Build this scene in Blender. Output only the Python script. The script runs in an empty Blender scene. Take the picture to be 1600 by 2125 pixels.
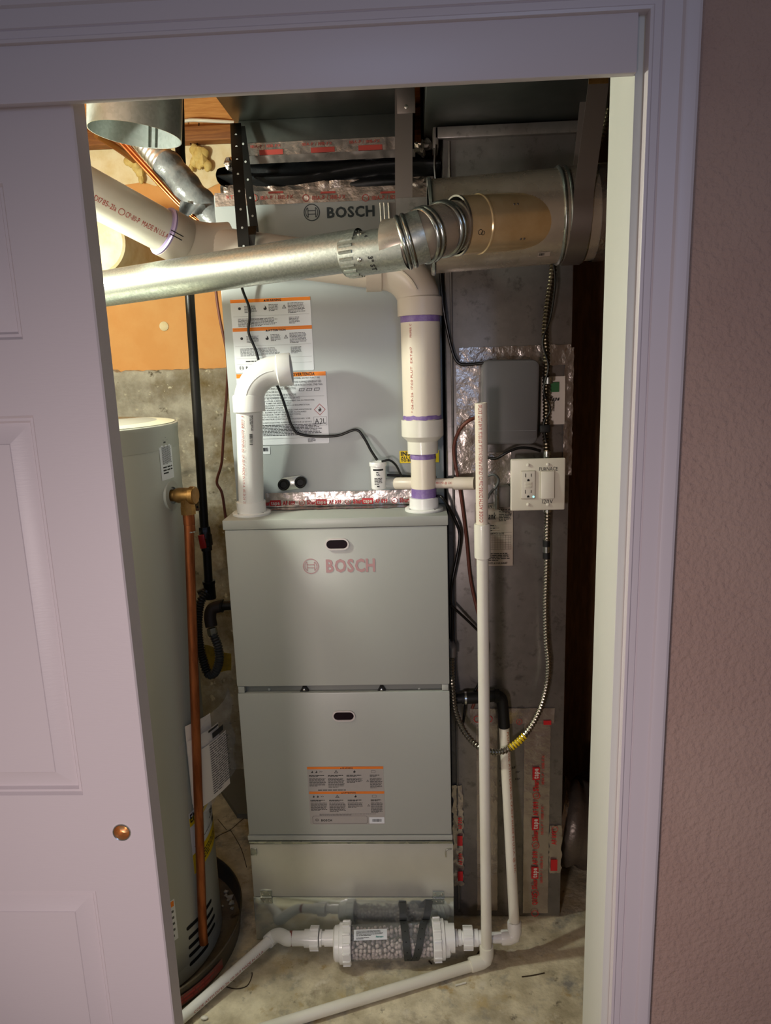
import bpy, bmesh, math, random
from mathutils import Vector, Matrix, noise
random.seed(7)
SC = bpy.context.scene
COL = SC.collection

# ------------------------------------------------------------------ camera, world, lights, exposure
FPX = 1475.0
RW = ((0.9987246774, -0.0230633139, -0.0449121616),
      (0.0392511665, -0.2048111040, 0.9780141909),
      (-0.0317547577, -0.9785297620, -0.2036446418))      # rows: world axes; columns: camera right, down, forward
CAM = Vector((0.1965, -1.636, 1.52))
cd = bpy.data.cameras.new('camera'); cam = bpy.data.objects.new('camera', cd); COL.objects.link(cam)
cd.sensor_fit = 'HORIZONTAL'; cd.sensor_width = 36.0; cd.lens = FPX / 1600 * 36.0
cd.clip_start = 0.01; cd.clip_end = 60
cam.matrix_world = Matrix(((RW[0][0], -RW[0][1], -RW[0][2], CAM.x), (RW[1][0], -RW[1][1], -RW[1][2], CAM.y),
                           (RW[2][0], -RW[2][1], -RW[2][2], CAM.z), (0, 0, 0, 1)))
SC.camera = cam
vs = SC.view_settings
vs.view_transform = 'Standard'; vs.look = 'None'; vs.gamma = 1.0; vs.exposure = 0.0; vs.use_curve_mapping = False
w = bpy.data.worlds.new('world'); SC.world = w; w.use_nodes = True
w.node_tree.nodes['Background'].inputs[0].default_value = (0.82, 0.69, 0.66, 1)
w.node_tree.nodes['Background'].inputs[1].default_value = 0.13

def lamp(name, kind, loc, power, color, size=0.1, target=None, size_y=None):
    l = bpy.data.lights.new(name, kind); l.energy = power; l.color = color
    if kind == 'AREA':
        l.size = size
        if size_y: l.shape = 'RECTANGLE'; l.size_y = size_y
    else:
        l.shadow_soft_size = size
    o = bpy.data.objects.new(name, l); COL.objects.link(o); o.location = loc
    if target: o.rotation_euler = (Vector(target) - Vector(loc)).to_track_quat('-Z', 'Y').to_euler()
    return o
lamp('closet_bulb', 'POINT', (-0.80, -0.31, 1.80), 37.0, (0.95, 1.0, 0.86), 0.035)
rl_ = lamp('room_lamp', 'SPOT', (-0.42, -2.45, 0.95), 64.0, (1.0, 0.84, 0.82), 0.12, (0.02, -0.74, 0.93))
rl_.data.spot_size = math.radians(66); rl_.data.spot_blend = 1.0
lamp('room_cool_light', 'AREA', (0.80, -3.6, 2.15), 9.0, (0.45, 0.62, 1.0), 0.3, (0.2, 0.0, 1.4), 0.9)  # unseen cool source, added for the bluish sheen on the return duct

def P(px, py, y=None, z=None, x=None):
    d = Vector([RW[i][0] * (px - 800) + RW[i][1] * (py - 1062.5) + RW[i][2] * FPX for i in range(3)])
    if y is not None: t = (y - CAM.y) / d.y
    elif z is not None: t = (z - CAM.z) / d.z
    else: t = (x - CAM.x) / d.x
    return CAM + d * t

# ------------------------------------------------------------------ materials
def lin(h):
    h = h.lstrip('#'); c = [int(h[i:i + 2], 16) / 255 for i in (0, 2, 4)]
    return tuple(x / 12.92 if x <= .04045 else ((x + .055) / 1.055) ** 2.4 for x in c) + (1,)
MATS = {}
def mat(name, color, rough=0.5, metal=0.0, color2=None, cscale=8.0, clo=0.4, chi=0.65, bump=0.0, bscale=40.0, bdetail=4,
        cell=False, rvar=0.0, stretch=None, emit=0.0, alpha=1.0, trans=0.0, ior=1.45, extra=None, coat=0.0, spec=0.5):
    m = bpy.data.materials.new(name); m.use_nodes = True; nt = m.node_tree; b = nt.nodes['Principled BSDF']
    L = nt.links; N = nt.nodes
    b.inputs['Base Color'].default_value = lin(color); b.inputs['Roughness'].default_value = rough
    b.inputs['Metallic'].default_value = metal; b.inputs['IOR'].default_value = ior
    b.inputs['Transmission Weight'].default_value = trans; b.inputs['Alpha'].default_value = alpha
    b.inputs['Coat Weight'].default_value = coat; b.inputs['Specular IOR Level'].default_value = spec
    if emit: b.inputs['Emission Color'].default_value = lin(color); b.inputs['Emission Strength'].default_value = emit
    if color2 or bump or rvar or extra:
        g = N.new('ShaderNodeNewGeometry'); src = g.outputs['Position']
        if stretch:
            mp = N.new('ShaderNodeMapping'); mp.inputs['Scale'].default_value = stretch; L.new(src, mp.inputs[0]); src = mp.outputs[0]
        def tex(scale, detail=5):
            if cell:
                t = N.new('ShaderNodeTexVoronoi'); t.inputs['Scale'].default_value = scale; L.new(src, t.inputs['Vector'])
                s = N.new('ShaderNodeSeparateColor'); L.new(t.outputs['Color'], s.inputs[0]); return s.outputs[0]
            t = N.new('ShaderNodeTexNoise'); t.inputs['Scale'].default_value = scale; t.inputs['Detail'].default_value = detail
            t.inputs['Roughness'].default_value = 0.6; L.new(src, t.inputs['Vector']); return t.outputs['Fac']
        last = None
        if color2:
            r = N.new('ShaderNodeValToRGB'); r.color_ramp.elements[0].color = lin(color); r.color_ramp.elements[1].color = lin(color2)
            r.color_ramp.elements[0].position = clo; r.color_ramp.elements[1].position = chi
            L.new(tex(cscale), r.inputs[0]); last = r.outputs[0]
        for (c3, sc, lo, hi) in (extra or []):       # further stains laid over: colour, scale, ramp
            t = N.new('ShaderNodeTexNoise'); t.inputs['Scale'].default_value = sc; t.inputs['Detail'].default_value = 6; t.inputs['Roughness'].default_value = .65
            mp = N.new('ShaderNodeMapping'); mp.inputs['Location'].default_value = (sc * 1.7, 3.1, sc); L.new(g.outputs['Position'], mp.inputs[0]); L.new(mp.outputs[0], t.inputs['Vector'])
            mr = N.new('ShaderNodeMapRange'); mr.inputs[1].default_value = lo; mr.inputs[2].default_value = hi; L.new(t.outputs['Fac'], mr.inputs[0])
            mx = N.new('ShaderNodeMix'); mx.data_type = 'RGBA'; L.new(mr.outputs[0], mx.inputs[0])
            if last: L.new(last, mx.inputs[6])
            else: mx.inputs[6].default_value = lin(color)
            mx.inputs[7].default_value = lin(c3); last = mx.outputs[2]
        if last: L.new(last, b.inputs['Base Color'])
        if rvar:
            mr = N.new('ShaderNodeMapRange'); mr.inputs[3].default_value = max(rough - rvar, .02); mr.inputs[4].default_value = rough + rvar
            L.new(tex(cscale), mr.inputs[0]); L.new(mr.outputs[0], b.inputs['Roughness'])
        if bump:
            t = N.new('ShaderNodeTexNoise'); t.inputs['Scale'].default_value = bscale; t.inputs['Detail'].default_value = bdetail; L.new(src, t.inputs['Vector'])
            bp = N.new('ShaderNodeBump'); bp.inputs['Strength'].default_value = bump; bp.inputs['Distance'].default_value = 0.004
            L.new(t.outputs['Fac'], bp.inputs['Height']); L.new(bp.outputs[0], b.inputs['Normal'])
    MATS[name] = m
    return m
PAINT = mat('door paint', '#d3c8c9', .42, bump=.05, bscale=60, stretch=(1, 1, 7))
TRIMP = mat('trim paint', '#d2c8cb', .38, bump=.04, bscale=30)
JAMBP = mat('jamb paint', '#d9d8cf', .45, bump=.05, bscale=30)
WALLP = mat('textured wall paint', '#ac8f82', .75, bump=1.0, bscale=120, bdetail=3, color2='#b29688', cscale=5)
CONC = mat('floor concrete', '#b0a488', .8, color2='#e2d7ba', cscale=12, clo=.36, chi=.64, bump=.6, bscale=60,
           extra=[('#bfa876', 8, .56, .72), ('#6a5a44', 6, .58, .74), ('#8d8a82', 9, .54, .68), ('#d8cfba', 20, .58, .70), ('#54493a', 26, .62, .74), ('#a88a4e', 13, .60, .72)])
CONCW = mat('foundation concrete', '#8a8170', .85, color2='#b3ab99', cscale=14, clo=.35, chi=.65, bump=.9, bscale=70,
            extra=[('#6e5c38', 4, .50, .66), ('#c9bfa4', 34, .62, .70), ('#4f4430', 22, .62, .72)])
ORANGE = mat('orange foam board', '#d2934e', .7, color2='#d99f5c', cscale=6, bump=.06, bscale=40)
CREAM = mat('cream sealant', '#e5d6b0', .7, color2='#d8c291', cscale=18, bump=.3, bscale=40)
FOAM = mat('spray foam', '#d8bf78', .7, color2='#c2a55c', cscale=40, bump=.4, bscale=80)
WOOD = mat('framing wood', '#b97c3d', .65, color2='#cf9551', cscale=6, stretch=(2, 12, 26), bump=.12, bscale=10)
WOODD = mat('sill wood', '#7a4a22', .7, color2='#94602f', cscale=6, stretch=(2, 12, 26), bump=.12, bscale=10)
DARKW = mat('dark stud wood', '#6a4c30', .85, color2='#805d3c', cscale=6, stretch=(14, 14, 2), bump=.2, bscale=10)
FURN = mat('furnace grey enamel', '#abaea6', .36, bump=.02, bscale=300)
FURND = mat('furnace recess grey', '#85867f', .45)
COIL = mat('coil cabinet enamel', '#a8adac', .38, bump=.02, bscale=300)
GALV = mat('galvanized steel', '#b4b9b2', .26, .95, color2='#989d98', cscale=55, clo=.2, chi=.8, cell=True, rvar=.07)
GALVP = mat('spangled vent steel', '#c6cbc2', .34, .85, color2='#adb3ab', cscale=300, clo=.1, chi=.9, cell=True, rvar=.05)
GALVD = mat('dull duct steel', '#8a8682', .36, .6, color2='#7a7672', cscale=22, clo=.3, chi=.7, bump=.12, bscale=9, rvar=.06,
            extra=[('#66625e', 40, .56, .70)])
DUCTO = mat('bright round duct steel', '#c3cac6', .3, .55, color2='#b8c0bb', cscale=160, cell=True, clo=.2, chi=.8)
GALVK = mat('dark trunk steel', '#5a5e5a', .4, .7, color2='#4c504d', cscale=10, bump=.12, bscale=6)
PLEN = mat('plinth steel', '#d6d6cc', .33, .5, color2='#cacac0', cscale=3, bump=.03, bscale=5, rvar=.05)
FLAP = mat('plinth flap steel', '#ccd2ce', .12, .8, bump=.02, bscale=5)
WARMREFL = mat('flue steel with painted warm reflection', '#f2d8a6', .22, .55, color2='#e2c48e', cscale=16, rvar=.05, bump=.06, bscale=12)  # warm reflection of the surrounding wood is painted into the branch colour
SHINY = mat('polished flue steel', '#cfc4b2', .27, .62, color2='#b6ab99', cscale=20, clo=.3, chi=.7, rvar=.05, bump=.05, bscale=14)
STRAPM = mat('hanger strap steel', '#8d8580', .38, .85)
FOIL = mat('foil tape', '#a89f97', .24, .9, bump=.9, bscale=45, bdetail=4)
FOILS = mat('seam foil tape', '#b9b0aa', .26, .85, bump=.6, bscale=40, bdetail=3)
FOILP = mat('printed foil tape', '#b5aba2', .27, .8, bump=.8, bscale=40, bdetail=4)
PVC = mat('white pvc', '#e6e3d6', .32, color2='#dedac9', cscale=5, coat=.15)
PVCW = mat('bright white pvc', '#eeeeea', .3, coat=.15)
PVCG = mat('cream pvc fitting', '#d3c8b8', .34)
PVCX = mat('cream pvc pipe', '#e3d9c6', .34)
PURPLE = mat('purple primer', '#7d62a0', .4, color2='#9a86b4', cscale=60, clo=.4, chi=.7)
BLACKP = mat('black plastic', '#0e0e0e', .4)
BLACKC = mat('black cable', '#0b0b0b', .3)
BLACKI = mat('black iron', '#191613', .38, .3, bump=.1, bscale=120)
BLACKR = mat('black rubber', '#0a0a0a', .6)
CANVAS = mat('black canvas', '#0d0f12', .5, bump=.3, bscale=60)
TAPEB = mat('black wrap tape', '#7b7e7e', .30, bump=1.0, bscale=30, color2='#4c4f51', cscale=16, coat=.4)
INSUL = mat('ribbed foil insulation', '#d8d8d2', .3, .85)
COPPER = mat('copper', '#c87b4a', .3, .95, color2='#a35d33', cscale=14, rvar=.08)
COPPERD = mat('weathered copper', '#a5623a', .42, .85, color2='#7e4526', cscale=10, stretch=(6, 6, 1), rvar=.1)
BRASS = mat('brass', '#b08a52', .35, .9, color2='#8a683a', cscale=30)
BRASSP = mat('polished brass', '#e0b07c', .3, .85)
RED = mat('red plastic', '#a5201c', .4)
REDINK = mat('red ink', '#b0453c', .5)
REDTAPE = mat('red print', '#c02227', .4)
PINKTAPE = mat('pink film letters', '#b58c8c', .3, coat=.3)
INK = mat('black ink', '#1d1d1e', .55)
GREYINK = mat('grey ink', '#5d5f60', .55)
LABEL = mat('white label', '#dfe3e6', .4)
LABELG = mat('grey label', '#a5a09a', .42)
PAPER = mat('paper', '#d9d1c5', .7)
PAPERG = mat('aged paper', '#a99d90', .7)
ORNG = mat('orange label band', '#ec8216', .45)
ORNGD = mat('deep orange band', '#e07a28', .45)
YELLOW = mat('yellow label', '#e2c318', .5)
YELLOWD = mat('yellow tag', '#b08a20', .6, color2='#8a6a14', cscale=30)
TANK = mat('water heater enamel', '#a9aca2', .38, bump=.02, bscale=200)
TANKT = mat('water heater top', '#d8d3b8', .45)
SLOT = mat('black slot', '#050505', .8)
PANM = mat('drain pan metal', '#5e5a52', .5, .5, color2='#6b604c', cscale=12, extra=[('#7d6b4c', 18, .55, .7)])
PANF = mat('dirty pan floor', '#6d5f4b', .8, color2='#85755b', cscale=14, extra=[('#3e3527', 18, .6, .7)])
BOXG = mat('grey control box plastic', '#5e5d5e', .42)
PLATE = mat('ivory wall plate', '#dcd8c8', .35)
PLATEW = mat('device white', '#e3dfd2', .3)
CONDUIT = mat('armored cable steel', '#9a968a', .25, .95)
CONDUITD = mat('weathered armored cable', '#5f5848', .35, .9)
FLEXG = mat('grey coated gas flex', '#55544e', .45, .4)
FLEXD = mat('dark coated gas flex', '#3a352c', .5, .3)
BROWN = mat('brown wire', '#6a3a2c', .5)
WHITEC = mat('white cable', '#e3ddc8', .5)
SCREW = mat('screw steel', '#c8c8c0', .25, .95)
BEAD = mat('media beads', '#d2c5bf', .6, color2='#bfb0aa', cscale=60)
CLEAR = mat('clear acrylic', '#dfe6e6', .05, alpha=.09)
BAG = mat('clear plastic bag', '#d8d8d6', .2, alpha=.18, bump=.4, bscale=30)
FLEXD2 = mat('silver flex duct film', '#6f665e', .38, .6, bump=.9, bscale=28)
EYE = mat('dark sight glass', '#1c0f16', .12)
RING = mat('pale sight ring', '#c8c0bc', .35)
STRAPK = mat('black hanger strap', '#1a1a18', .45, .3)
STRAPG = mat('dark grey rubber strap', '#3a3d3b', .55)
GREEN = mat('green logo', '#2f6b3a', .6)
TEAL = mat('teal ink', '#3f8f88', .6)
LED = mat('cyan indicator', '#7ff3ff', .4, emit=2.5)
BLUEG = mat('board grey', '#6e6d66', .7, color2='#7a7970', cscale=5)
HOLE = mat('strap hole glint', '#b5b8b4', .4)
TWIG = mat('twig', '#3a2c1c', .8)
REDST = mat('faded red sticker', '#8e3b34', .6, color2='#7d5a4c', cscale=60)

# ------------------------------------------------------------------ geometry helpers
class MB:
    def __init__(s): s.v = []; s.f = []
    def add(s, vs, fs):
        n = len(s.v); s.v += [Vector(p) for p in vs]; s.f += [tuple(n + i for i in f) for f in fs]; return s
    def box(s, x0, x1, y0, y1, z0, z1):
        return s.add([(x, y, z) for z in (z0, z1) for y in (y0, y1) for x in (x0, x1)],
                     [(0, 2, 3, 1), (4, 5, 7, 6), (0, 1, 5, 4), (2, 6, 7, 3), (0, 4, 6, 2), (1, 3, 7, 5)])
    def obox(s, c, U, V, W):      # half-axis vectors
        c = Vector(c); U = Vector(U); V = Vector(V); W = Vector(W)
        return s.add([c + a * U + b * V + d * W for d in (-1, 1) for b in (-1, 1) for a in (-1, 1)],
                     [(0, 2, 3, 1), (4, 5, 7, 6), (0, 1, 5, 4), (2, 6, 7, 3), (0, 4, 6, 2), (1, 3, 7, 5)])
    def tube(s, pts, r, n=12, caps=True, closed_r=None):
        pts = [Vector(p) for p in pts]; m = len(pts)
        rr = r if isinstance(r, (list, tuple)) else [r] * m
        t0 = (pts[1] - pts[0]).normalized()
        a = Vector((0, 0, 1)) if abs(t0.z) < .9 else Vector((1, 0, 0))
        nrm = t0.cross(a).normalized(); vs = []; prev = t0
        for i, p in enumerate(pts):
            t = (pts[min(i + 1, m - 1)] - pts[max(i - 1, 0)]).normalized()
            q = prev.rotation_difference(t); nrm = q @ nrm; nrm = (nrm - t * nrm.dot(t)).normalized(); prev = t
            b = t.cross(nrm)
            for k in range(n):
                an = 2 * math.pi * k / n; vs.append(p + (nrm * math.cos(an) + b * math.sin(an)) * rr[i])
        fs = [(i * n + k, i * n + (k + 1) % n, (i + 1) * n + (k + 1) % n, (i + 1) * n + k) for i in range(m - 1) for k in range(n)]
        if caps: fs += [tuple(range(n))[::-1], tuple((m - 1) * n + k for k in range(n))]
        return s.add(vs, fs)
    def lathe(s, A, d, prof, n=32, ref=None):       # prof: (t along d, r)
        A = Vector(A); d = Vector(d).normalized(); a = Vector(ref) if ref else (Vector((0, 0, 1)) if abs(d.z) < .9 else Vector((1, 0, 0)))
        e1 = (a - d * a.dot(d)).normalized(); e2 = d.cross(e1); vs = []; m = len(prof)
        for t, r in prof:
            for k in range(n):
                an = 2 * math.pi * k / n; vs.append(A + d * t + (e1 * math.cos(an) + e2 * math.sin(an)) * max(r, 1e-5))
        fs = [(i * n + k, i * n + (k + 1) % n, (i + 1) * n + (k + 1) % n, (i + 1) * n + k) for i in range(m - 1) for k in range(n)]
        return s.add(vs, fs)
    def ribbon(s, pts, W, th=.002):                  # flat strap: W half-width vector (or list)
        pts = [Vector(p) for p in pts]; m = len(pts); vs = []
        for i, p in enumerate(pts):
            t = (pts[min(i + 1, m - 1)] - pts[max(i - 1, 0)]).normalized(); w_ = Vector(W[i] if isinstance(W, list) else W)
            nn = t.cross(w_).normalized() * th / 2
            vs += [p - w_ - nn, p + w_ - nn, p + w_ + nn, p - w_ + nn]
        fs = [(i * 4 + k, i * 4 + (k + 1) % 4, i * 4 + 4 + (k + 1) % 4, i * 4 + 4 + k) for i in range(m - 1) for k in range(4)]
        fs += [(3, 2, 1, 0), tuple((m - 1) * 4 + k for k in range(4))]
        return s.add(vs, fs)
    def prism(s, poly, pl, e0, e1):
        n = len(poly); vs = [pl.pt(u, v, e0) for u, v in poly] + [pl.pt(u, v, e1) for u, v in poly]
        return s.add(vs, [tuple(range(n))[::-1], tuple(range(n, 2 * n))] + [(i, (i + 1) % n, n + (i + 1) % n, n + i) for i in range(n)])
    def grid(s, fn, nu, nv):
        vs = [fn(i / nu, j / nv) for j in range(nv + 1) for i in range(nu + 1)]; k = nu + 1
        return s.add(vs, [(j * k + i, j * k + i + 1, (j + 1) * k + i + 1, (j + 1) * k + i) for j in range(nv) for i in range(nu)])
    def sphere(s, c, r, n=10, m=6, sq=(1, 1, 1)):
        c = Vector(c); vs = [c + Vector((0, 0, r * sq[2]))]; fs = []
        for j in range(1, m):
            th = math.pi * j / m
            for k in range(n):
                an = 2 * math.pi * k / n; vs.append(c + Vector((math.sin(th) * math.cos(an) * r * sq[0], math.sin(th) * math.sin(an) * r * sq[1], math.cos(th) * r * sq[2])))
        vs.append(c - Vector((0, 0, r * sq[2]))); L = len(vs) - 1
        for k in range(n):
            fs.append((0, 1 + k, 1 + (k + 1) % n)); fs.append((L, 1 + (m - 2) * n + (k + 1) % n, 1 + (m - 2) * n + k))
            for j in range(m - 2):
                a = 1 + j * n; fs.append((a + k, a + n + k, a + n + (k + 1) % n, a + (k + 1) % n))
        return s.add(vs, fs)

class Pl:        # flat surface with coordinates u, v and normal n
    def __init__(s, o, U, V): s.o = Vector(o); s.U = Vector(U).normalized(); s.V = Vector(V).normalized(); s.N = s.U.cross(s.V)
    def pt(s, u, v, e=0.0): return s.o + s.U * u + s.V * v + s.N * e
class Cy:        # surface of a pipe: u runs along direction d, v around it
    def __init__(s, A, d, r, n, off=0.0):
        s.o = Vector(A); s.d = Vector(d).normalized(); s.r = r; n = Vector(n); n = (n - s.d * n.dot(s.d)).normalized()
        t = n.cross(s.d); s.n = n; s.t = t
        if off: a = off; s.n, s.t = n * math.cos(a) + t * math.sin(a), t * math.cos(a) - n * math.sin(a)
    def pt(s, u, v, e=0.0):
        a = v / s.r; return s.o + s.d * u + (s.n * math.cos(a) + s.t * math.sin(a)) * (s.r + e)
def front(y): return Pl((0, y, 0), (1, 0, 0), (0, 0, 1))

def spline(pts, k=6):
    pts = [Vector(p) for p in pts]; out = []
    for i in range(len(pts) - 1):
        p0, p1, p2, p3 = pts[max(i - 1, 0)], pts[i], pts[i + 1], pts[min(i + 2, len(pts) - 1)]
        for j in range(k):
            t = j / k; out.append(.5 * ((2 * p1) + (p2 - p0) * t + (2 * p0 - 5 * p1 + 4 * p2 - p3) * t * t + (3 * p1 - p0 - 3 * p2 + p3) * t ** 3))
    return out + [pts[-1]]
def resample(pts, step):
    out = [pts[0]]; acc = 0.0
    for a, b in zip(pts, pts[1:]):
        d = (b - a).length; pos = step - acc
        while pos <= d: out.append(a.lerp(b, pos / d)); pos += step
        acc = d - (pos - step)
    return out
def arc(c, a, b, a0, a1, n):      # centre, two radius vectors
    return [Vector(c) + Vector(a) * math.cos(t) + Vector(b) * math.sin(t) for t in [a0 + (a1 - a0) * i / n for i in range(n + 1)]]

WL = {}
def thing(name, label, cat, loc, group=None):
    o = bpy.data.objects.new(name, None); COL.objects.link(o); o.location = loc; o.empty_display_size = .05
    o['label'] = label; o['category'] = cat
    if group: o['group'] = group
    WL[o] = Vector(loc); return o
def obj(name, mb, m, parent=None, label=None, cat=None, kind=None, group=None, angle=38, bevel=0.0, recalc=False):
    if not mb.v: return None
    lo = Vector([min(p[i] for p in mb.v) for i in range(3)]); hi = Vector([max(p[i] for p in mb.v) for i in range(3)]); c = (lo + hi) / 2
    me = bpy.data.meshes.new(name); me.from_pydata([p - c for p in mb.v], [], mb.f)
    if bevel or recalc:
        b = bmesh.new(); b.from_mesh(me)
        bmesh.ops.recalc_face_normals(b, faces=b.faces)
        if bevel:
            es = [e for e in b.edges if len(e.link_faces) == 2 and e.calc_face_angle(0) > .6]
            bmesh.ops.bevel(b, geom=es, offset=bevel, segments=2, profile=.5, affect='EDGES', clamp_overlap=True)
        b.to_mesh(me); b.free()
    me.shade_smooth(); me.set_sharp_from_angle(angle=math.radians(angle))
    me.materials.append(m)
    o = bpy.data.objects.new(name, me); COL.objects.link(o)
    if parent is not None: o.parent = parent; o.location = c - WL[parent]
    else: o.location = c
    WL[o] = c
    if label: o['label'] = label
    if cat: o['category'] = cat
    if kind: o['kind'] = kind
    if group: o['group'] = group
    return o

# glyph shapes for printed lettering
GLY = {}
def _glyphs():
    tmp = []
    for bold in (0, 1):
        for c in (chr(i) for i in range(33, 127)):
            cu = bpy.data.curves.new('t', 'FONT'); cu.body = c; cu.resolution_u = 2; cu.offset = .034 if bold else 0.0
            o = bpy.data.objects.new('t', cu); COL.objects.link(o); tmp.append((o, c, bold))
    bpy.context.view_layer.update(); dg = bpy.context.evaluated_depsgraph_get()
    for o, c, bold in tmp:
        e = o.evaluated_get(dg); me = e.to_mesh()
        vs = [(v.co.x, v.co.y) for v in me.vertices]; fs = [tuple(p.vertices) for p in me.polygons]
        x0 = min([p[0] for p in vs], default=0); x1 = max([p[0] for p in vs], default=.3)
        GLY[(c, bold)] = ([(a - x0, b) for a, b in vs], fs, x1 - x0); e.to_mesh_clear()
    for o, c, bold in tmp:
        cu = o.data; bpy.data.objects.remove(o); bpy.data.curves.remove(cu)
_glyphs()
CAPH = max(p[1] for p in GLY[('H', 0)][0])
def text(mb, surf, s, u, v, h, width=None, bold=0, align='l', eps=.0006, sp=.10, shear=0.0, jitter=0.0):
    x = 0.0; items = []
    for c in s:
        if c == ' ': x += .30; continue
        g = GLY.get((c, bold)); items.append((x, g)); x += g[2] + sp
    tw = x - sp; k = h / CAPH; ku = (width / tw) if width else k
    o = {'l': 0, 'c': -tw / 2, 'r': -tw}[align]
    for gx, g in items:
        dy = random.uniform(-jitter, jitter) * CAPH
        mb.add([surf.pt(u + (o + gx + a + shear * b) * ku, v + (b + dy) * k, eps) for a, b in g[0]], g[1])
    return mb
def rect(mb, s, u0, u1, v0, v1, e=.0005, nu=1):
    return mb.grid(lambda a, b: s.pt(u0 + (u1 - u0) * a, v0 + (v1 - v0) * b, e), nu, 1)
def fineprint(mb, s, u0, u1, v0, v1, rows, fill=.5, eps=.0007, last=.6):     # rows of words too small to read
    dv = (v1 - v0) / rows
    for r in range(rows):
        vv = v1 - dv * (r + .75); end = u1 if r < rows - 1 else u0 + (u1 - u0) * last
        end -= random.random() * .12 * (u1 - u0); u = u0
        while u < end:
            w_ = min(random.uniform(.8, 3.5) * dv, end - u); rect(mb, s, u, u + w_, vv, vv + dv * fill, eps); u += w_ + dv * .35
    return mb
def barcode(mb, s, u0, u1, v0, v1, eps=.0008, n=22):
    u = u0; st = (u1 - u0) / n
    while u < u1 - st: w_ = st * random.choice((.3, .5, .8)); rect(mb, s, u, u + w_, v0, v1, eps); u += w_ + st * random.choice((.25, .4, .6))
    return mb
def ringflat(mb, s, u, v, r0, r1, e=.0006, n=28, a0=0, a1=2 * math.pi):
    return mb.grid(lambda a, b: s.pt(u + (r0 + (r1 - r0) * b) * math.cos(a0 + (a1 - a0) * a), v + (r0 + (r1 - r0) * b) * math.sin(a0 + (a1 - a0) * a), e), n, 1)
def emblem(mb, s, u, v, r, e=.0006, t=.11):
    ringflat(mb, s, u, v, r * (1 - t), r, e); t *= r
    for q in (0, math.pi):
        ringflat(mb, s, u, v, r * .70, r * .70 + t * .8, e, 10, q - .88, q + .88)
        x = u + math.cos(q) * r * .46; rect(mb, s, x - t * .4, x + t * .4, v - r * .56, v + r * .56, e)
    for q in (-1, 1): rect(mb, s, u - r * .44, u + r * .44, v + q * r * .2 - t * .4, v + q * r * .2 + t * .4, e)
    return mb
def flame(mb, s, u, v, h, e=.0007):
    o = [(0, 0), (-.3, .1), (-.36, .36), (-.2, .55), (-.16, .38), (0, .62), (-.04, 1.0), (.2, .7), (.24, .45), (.32, .58), (.38, .3), (.3, .1)]
    n = len(o); return mb.add([s.pt(u + a * h, v + b * h, e) for a, b in o], [tuple(range(n))])
def tri(mb, s, u, v, h, e=.0007, hollow=True):
    k = h * .58
    P3 = [(u - k, v), (u + k, v), (u, v + h)]
    if not hollow: return mb.add([s.pt(a, b, e) for a, b in P3], [(0, 1, 2)])
    c = (u, v + h / 3); I = [(c[0] + (a - c[0]) * .68, c[1] + (b - c[1]) * .68) for a, b in P3]
    mb.add([s.pt(a, b, e) for a, b in P3 + I], [(0, 1, 4, 3), (1, 2, 5, 4), (2, 0, 3, 5)])
    return rect(mb, s, u - h * .05, u + h * .05, v + h * .2, v + h * .6, e)
def stadium(w_, h, n=10):
    r = h / 2; k = w_ / 2 - r
    return [(k + r * math.cos(t), r * math.sin(t)) for t in [-math.pi / 2 + math.pi * i / n for i in range(n + 1)]] + \
           [(-k + r * math.cos(t), r * math.sin(t)) for t in [math.pi / 2 + math.pi * i / n for i in range(n + 1)]]
def rrect(w_, h, r, n=5):
    o = []
    for cx, cy, a in ((w_ / 2 - r, h / 2 - r, 0), (-w_ / 2 + r, h / 2 - r, 1), (-w_ / 2 + r, -h / 2 + r, 2), (w_ / 2 - r, -h / 2 + r, 3)):
        o += [(cx + r * math.cos(a * math.pi / 2 + math.pi / 2 * i / n), cy + r * math.sin(a * math.pi / 2 + math.pi / 2 * i / n)) for i in range(n + 1)]
    return o
def shift(poly, u, v): return [(a + u, b + v) for a, b in poly]
def tape(s, u0, u1, v0, v1, e=.0012, amp=.0012, nu=None, nv=None, ragged=.0, sc=45):
    nu = nu or max(4, int((u1 - u0) / .008)); nv = nv or max(3, int((v1 - v0) / .010))
    def fn(a, b):
        u = u0 + (u1 - u0) * a; v = v0 + (v1 - v0) * b
        if ragged:
            if a in (0, 1): u += random.uniform(-1, 1) * ragged
            if b in (0, 1): v += random.uniform(-1, 1) * ragged
        q = noise.noise(Vector((u * sc, v * sc, u0 * 91 + v0 * 37)))
        return s.pt(u, v, e + amp * (.5 + abs(q) * 1.4))
    return MB().grid(fn, nu, nv)
def corr(pts, r, pitch, depth=.16, n=12, mb=None):      # corrugated hose along a path
    p = resample(pts, pitch / 3); rr = [r * (1, 1, 1 - depth)[i % 3] for i in range(len(p))]
    return (mb or MB()).tube(p, rr, n)
def screwhead(mb, c, d, r):
    return mb.lathe(c, d, [(0, r), (r * .5, r * .9), (r * .75, r * .4), (r * .7, 0)], 10)
def pipe(mb, A, B, r, n=28, wall=None):
    A = Vector(A); B = Vector(B); L = (B - A).length
    pr = [(0, 0), (0, r), (L, r), (L, 0)] if not wall else [(0, r - wall), (0, r), (L, r), (L, r - wall), (0, r - wall)]
    return mb.lathe(A, B - A, pr, n)

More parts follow.
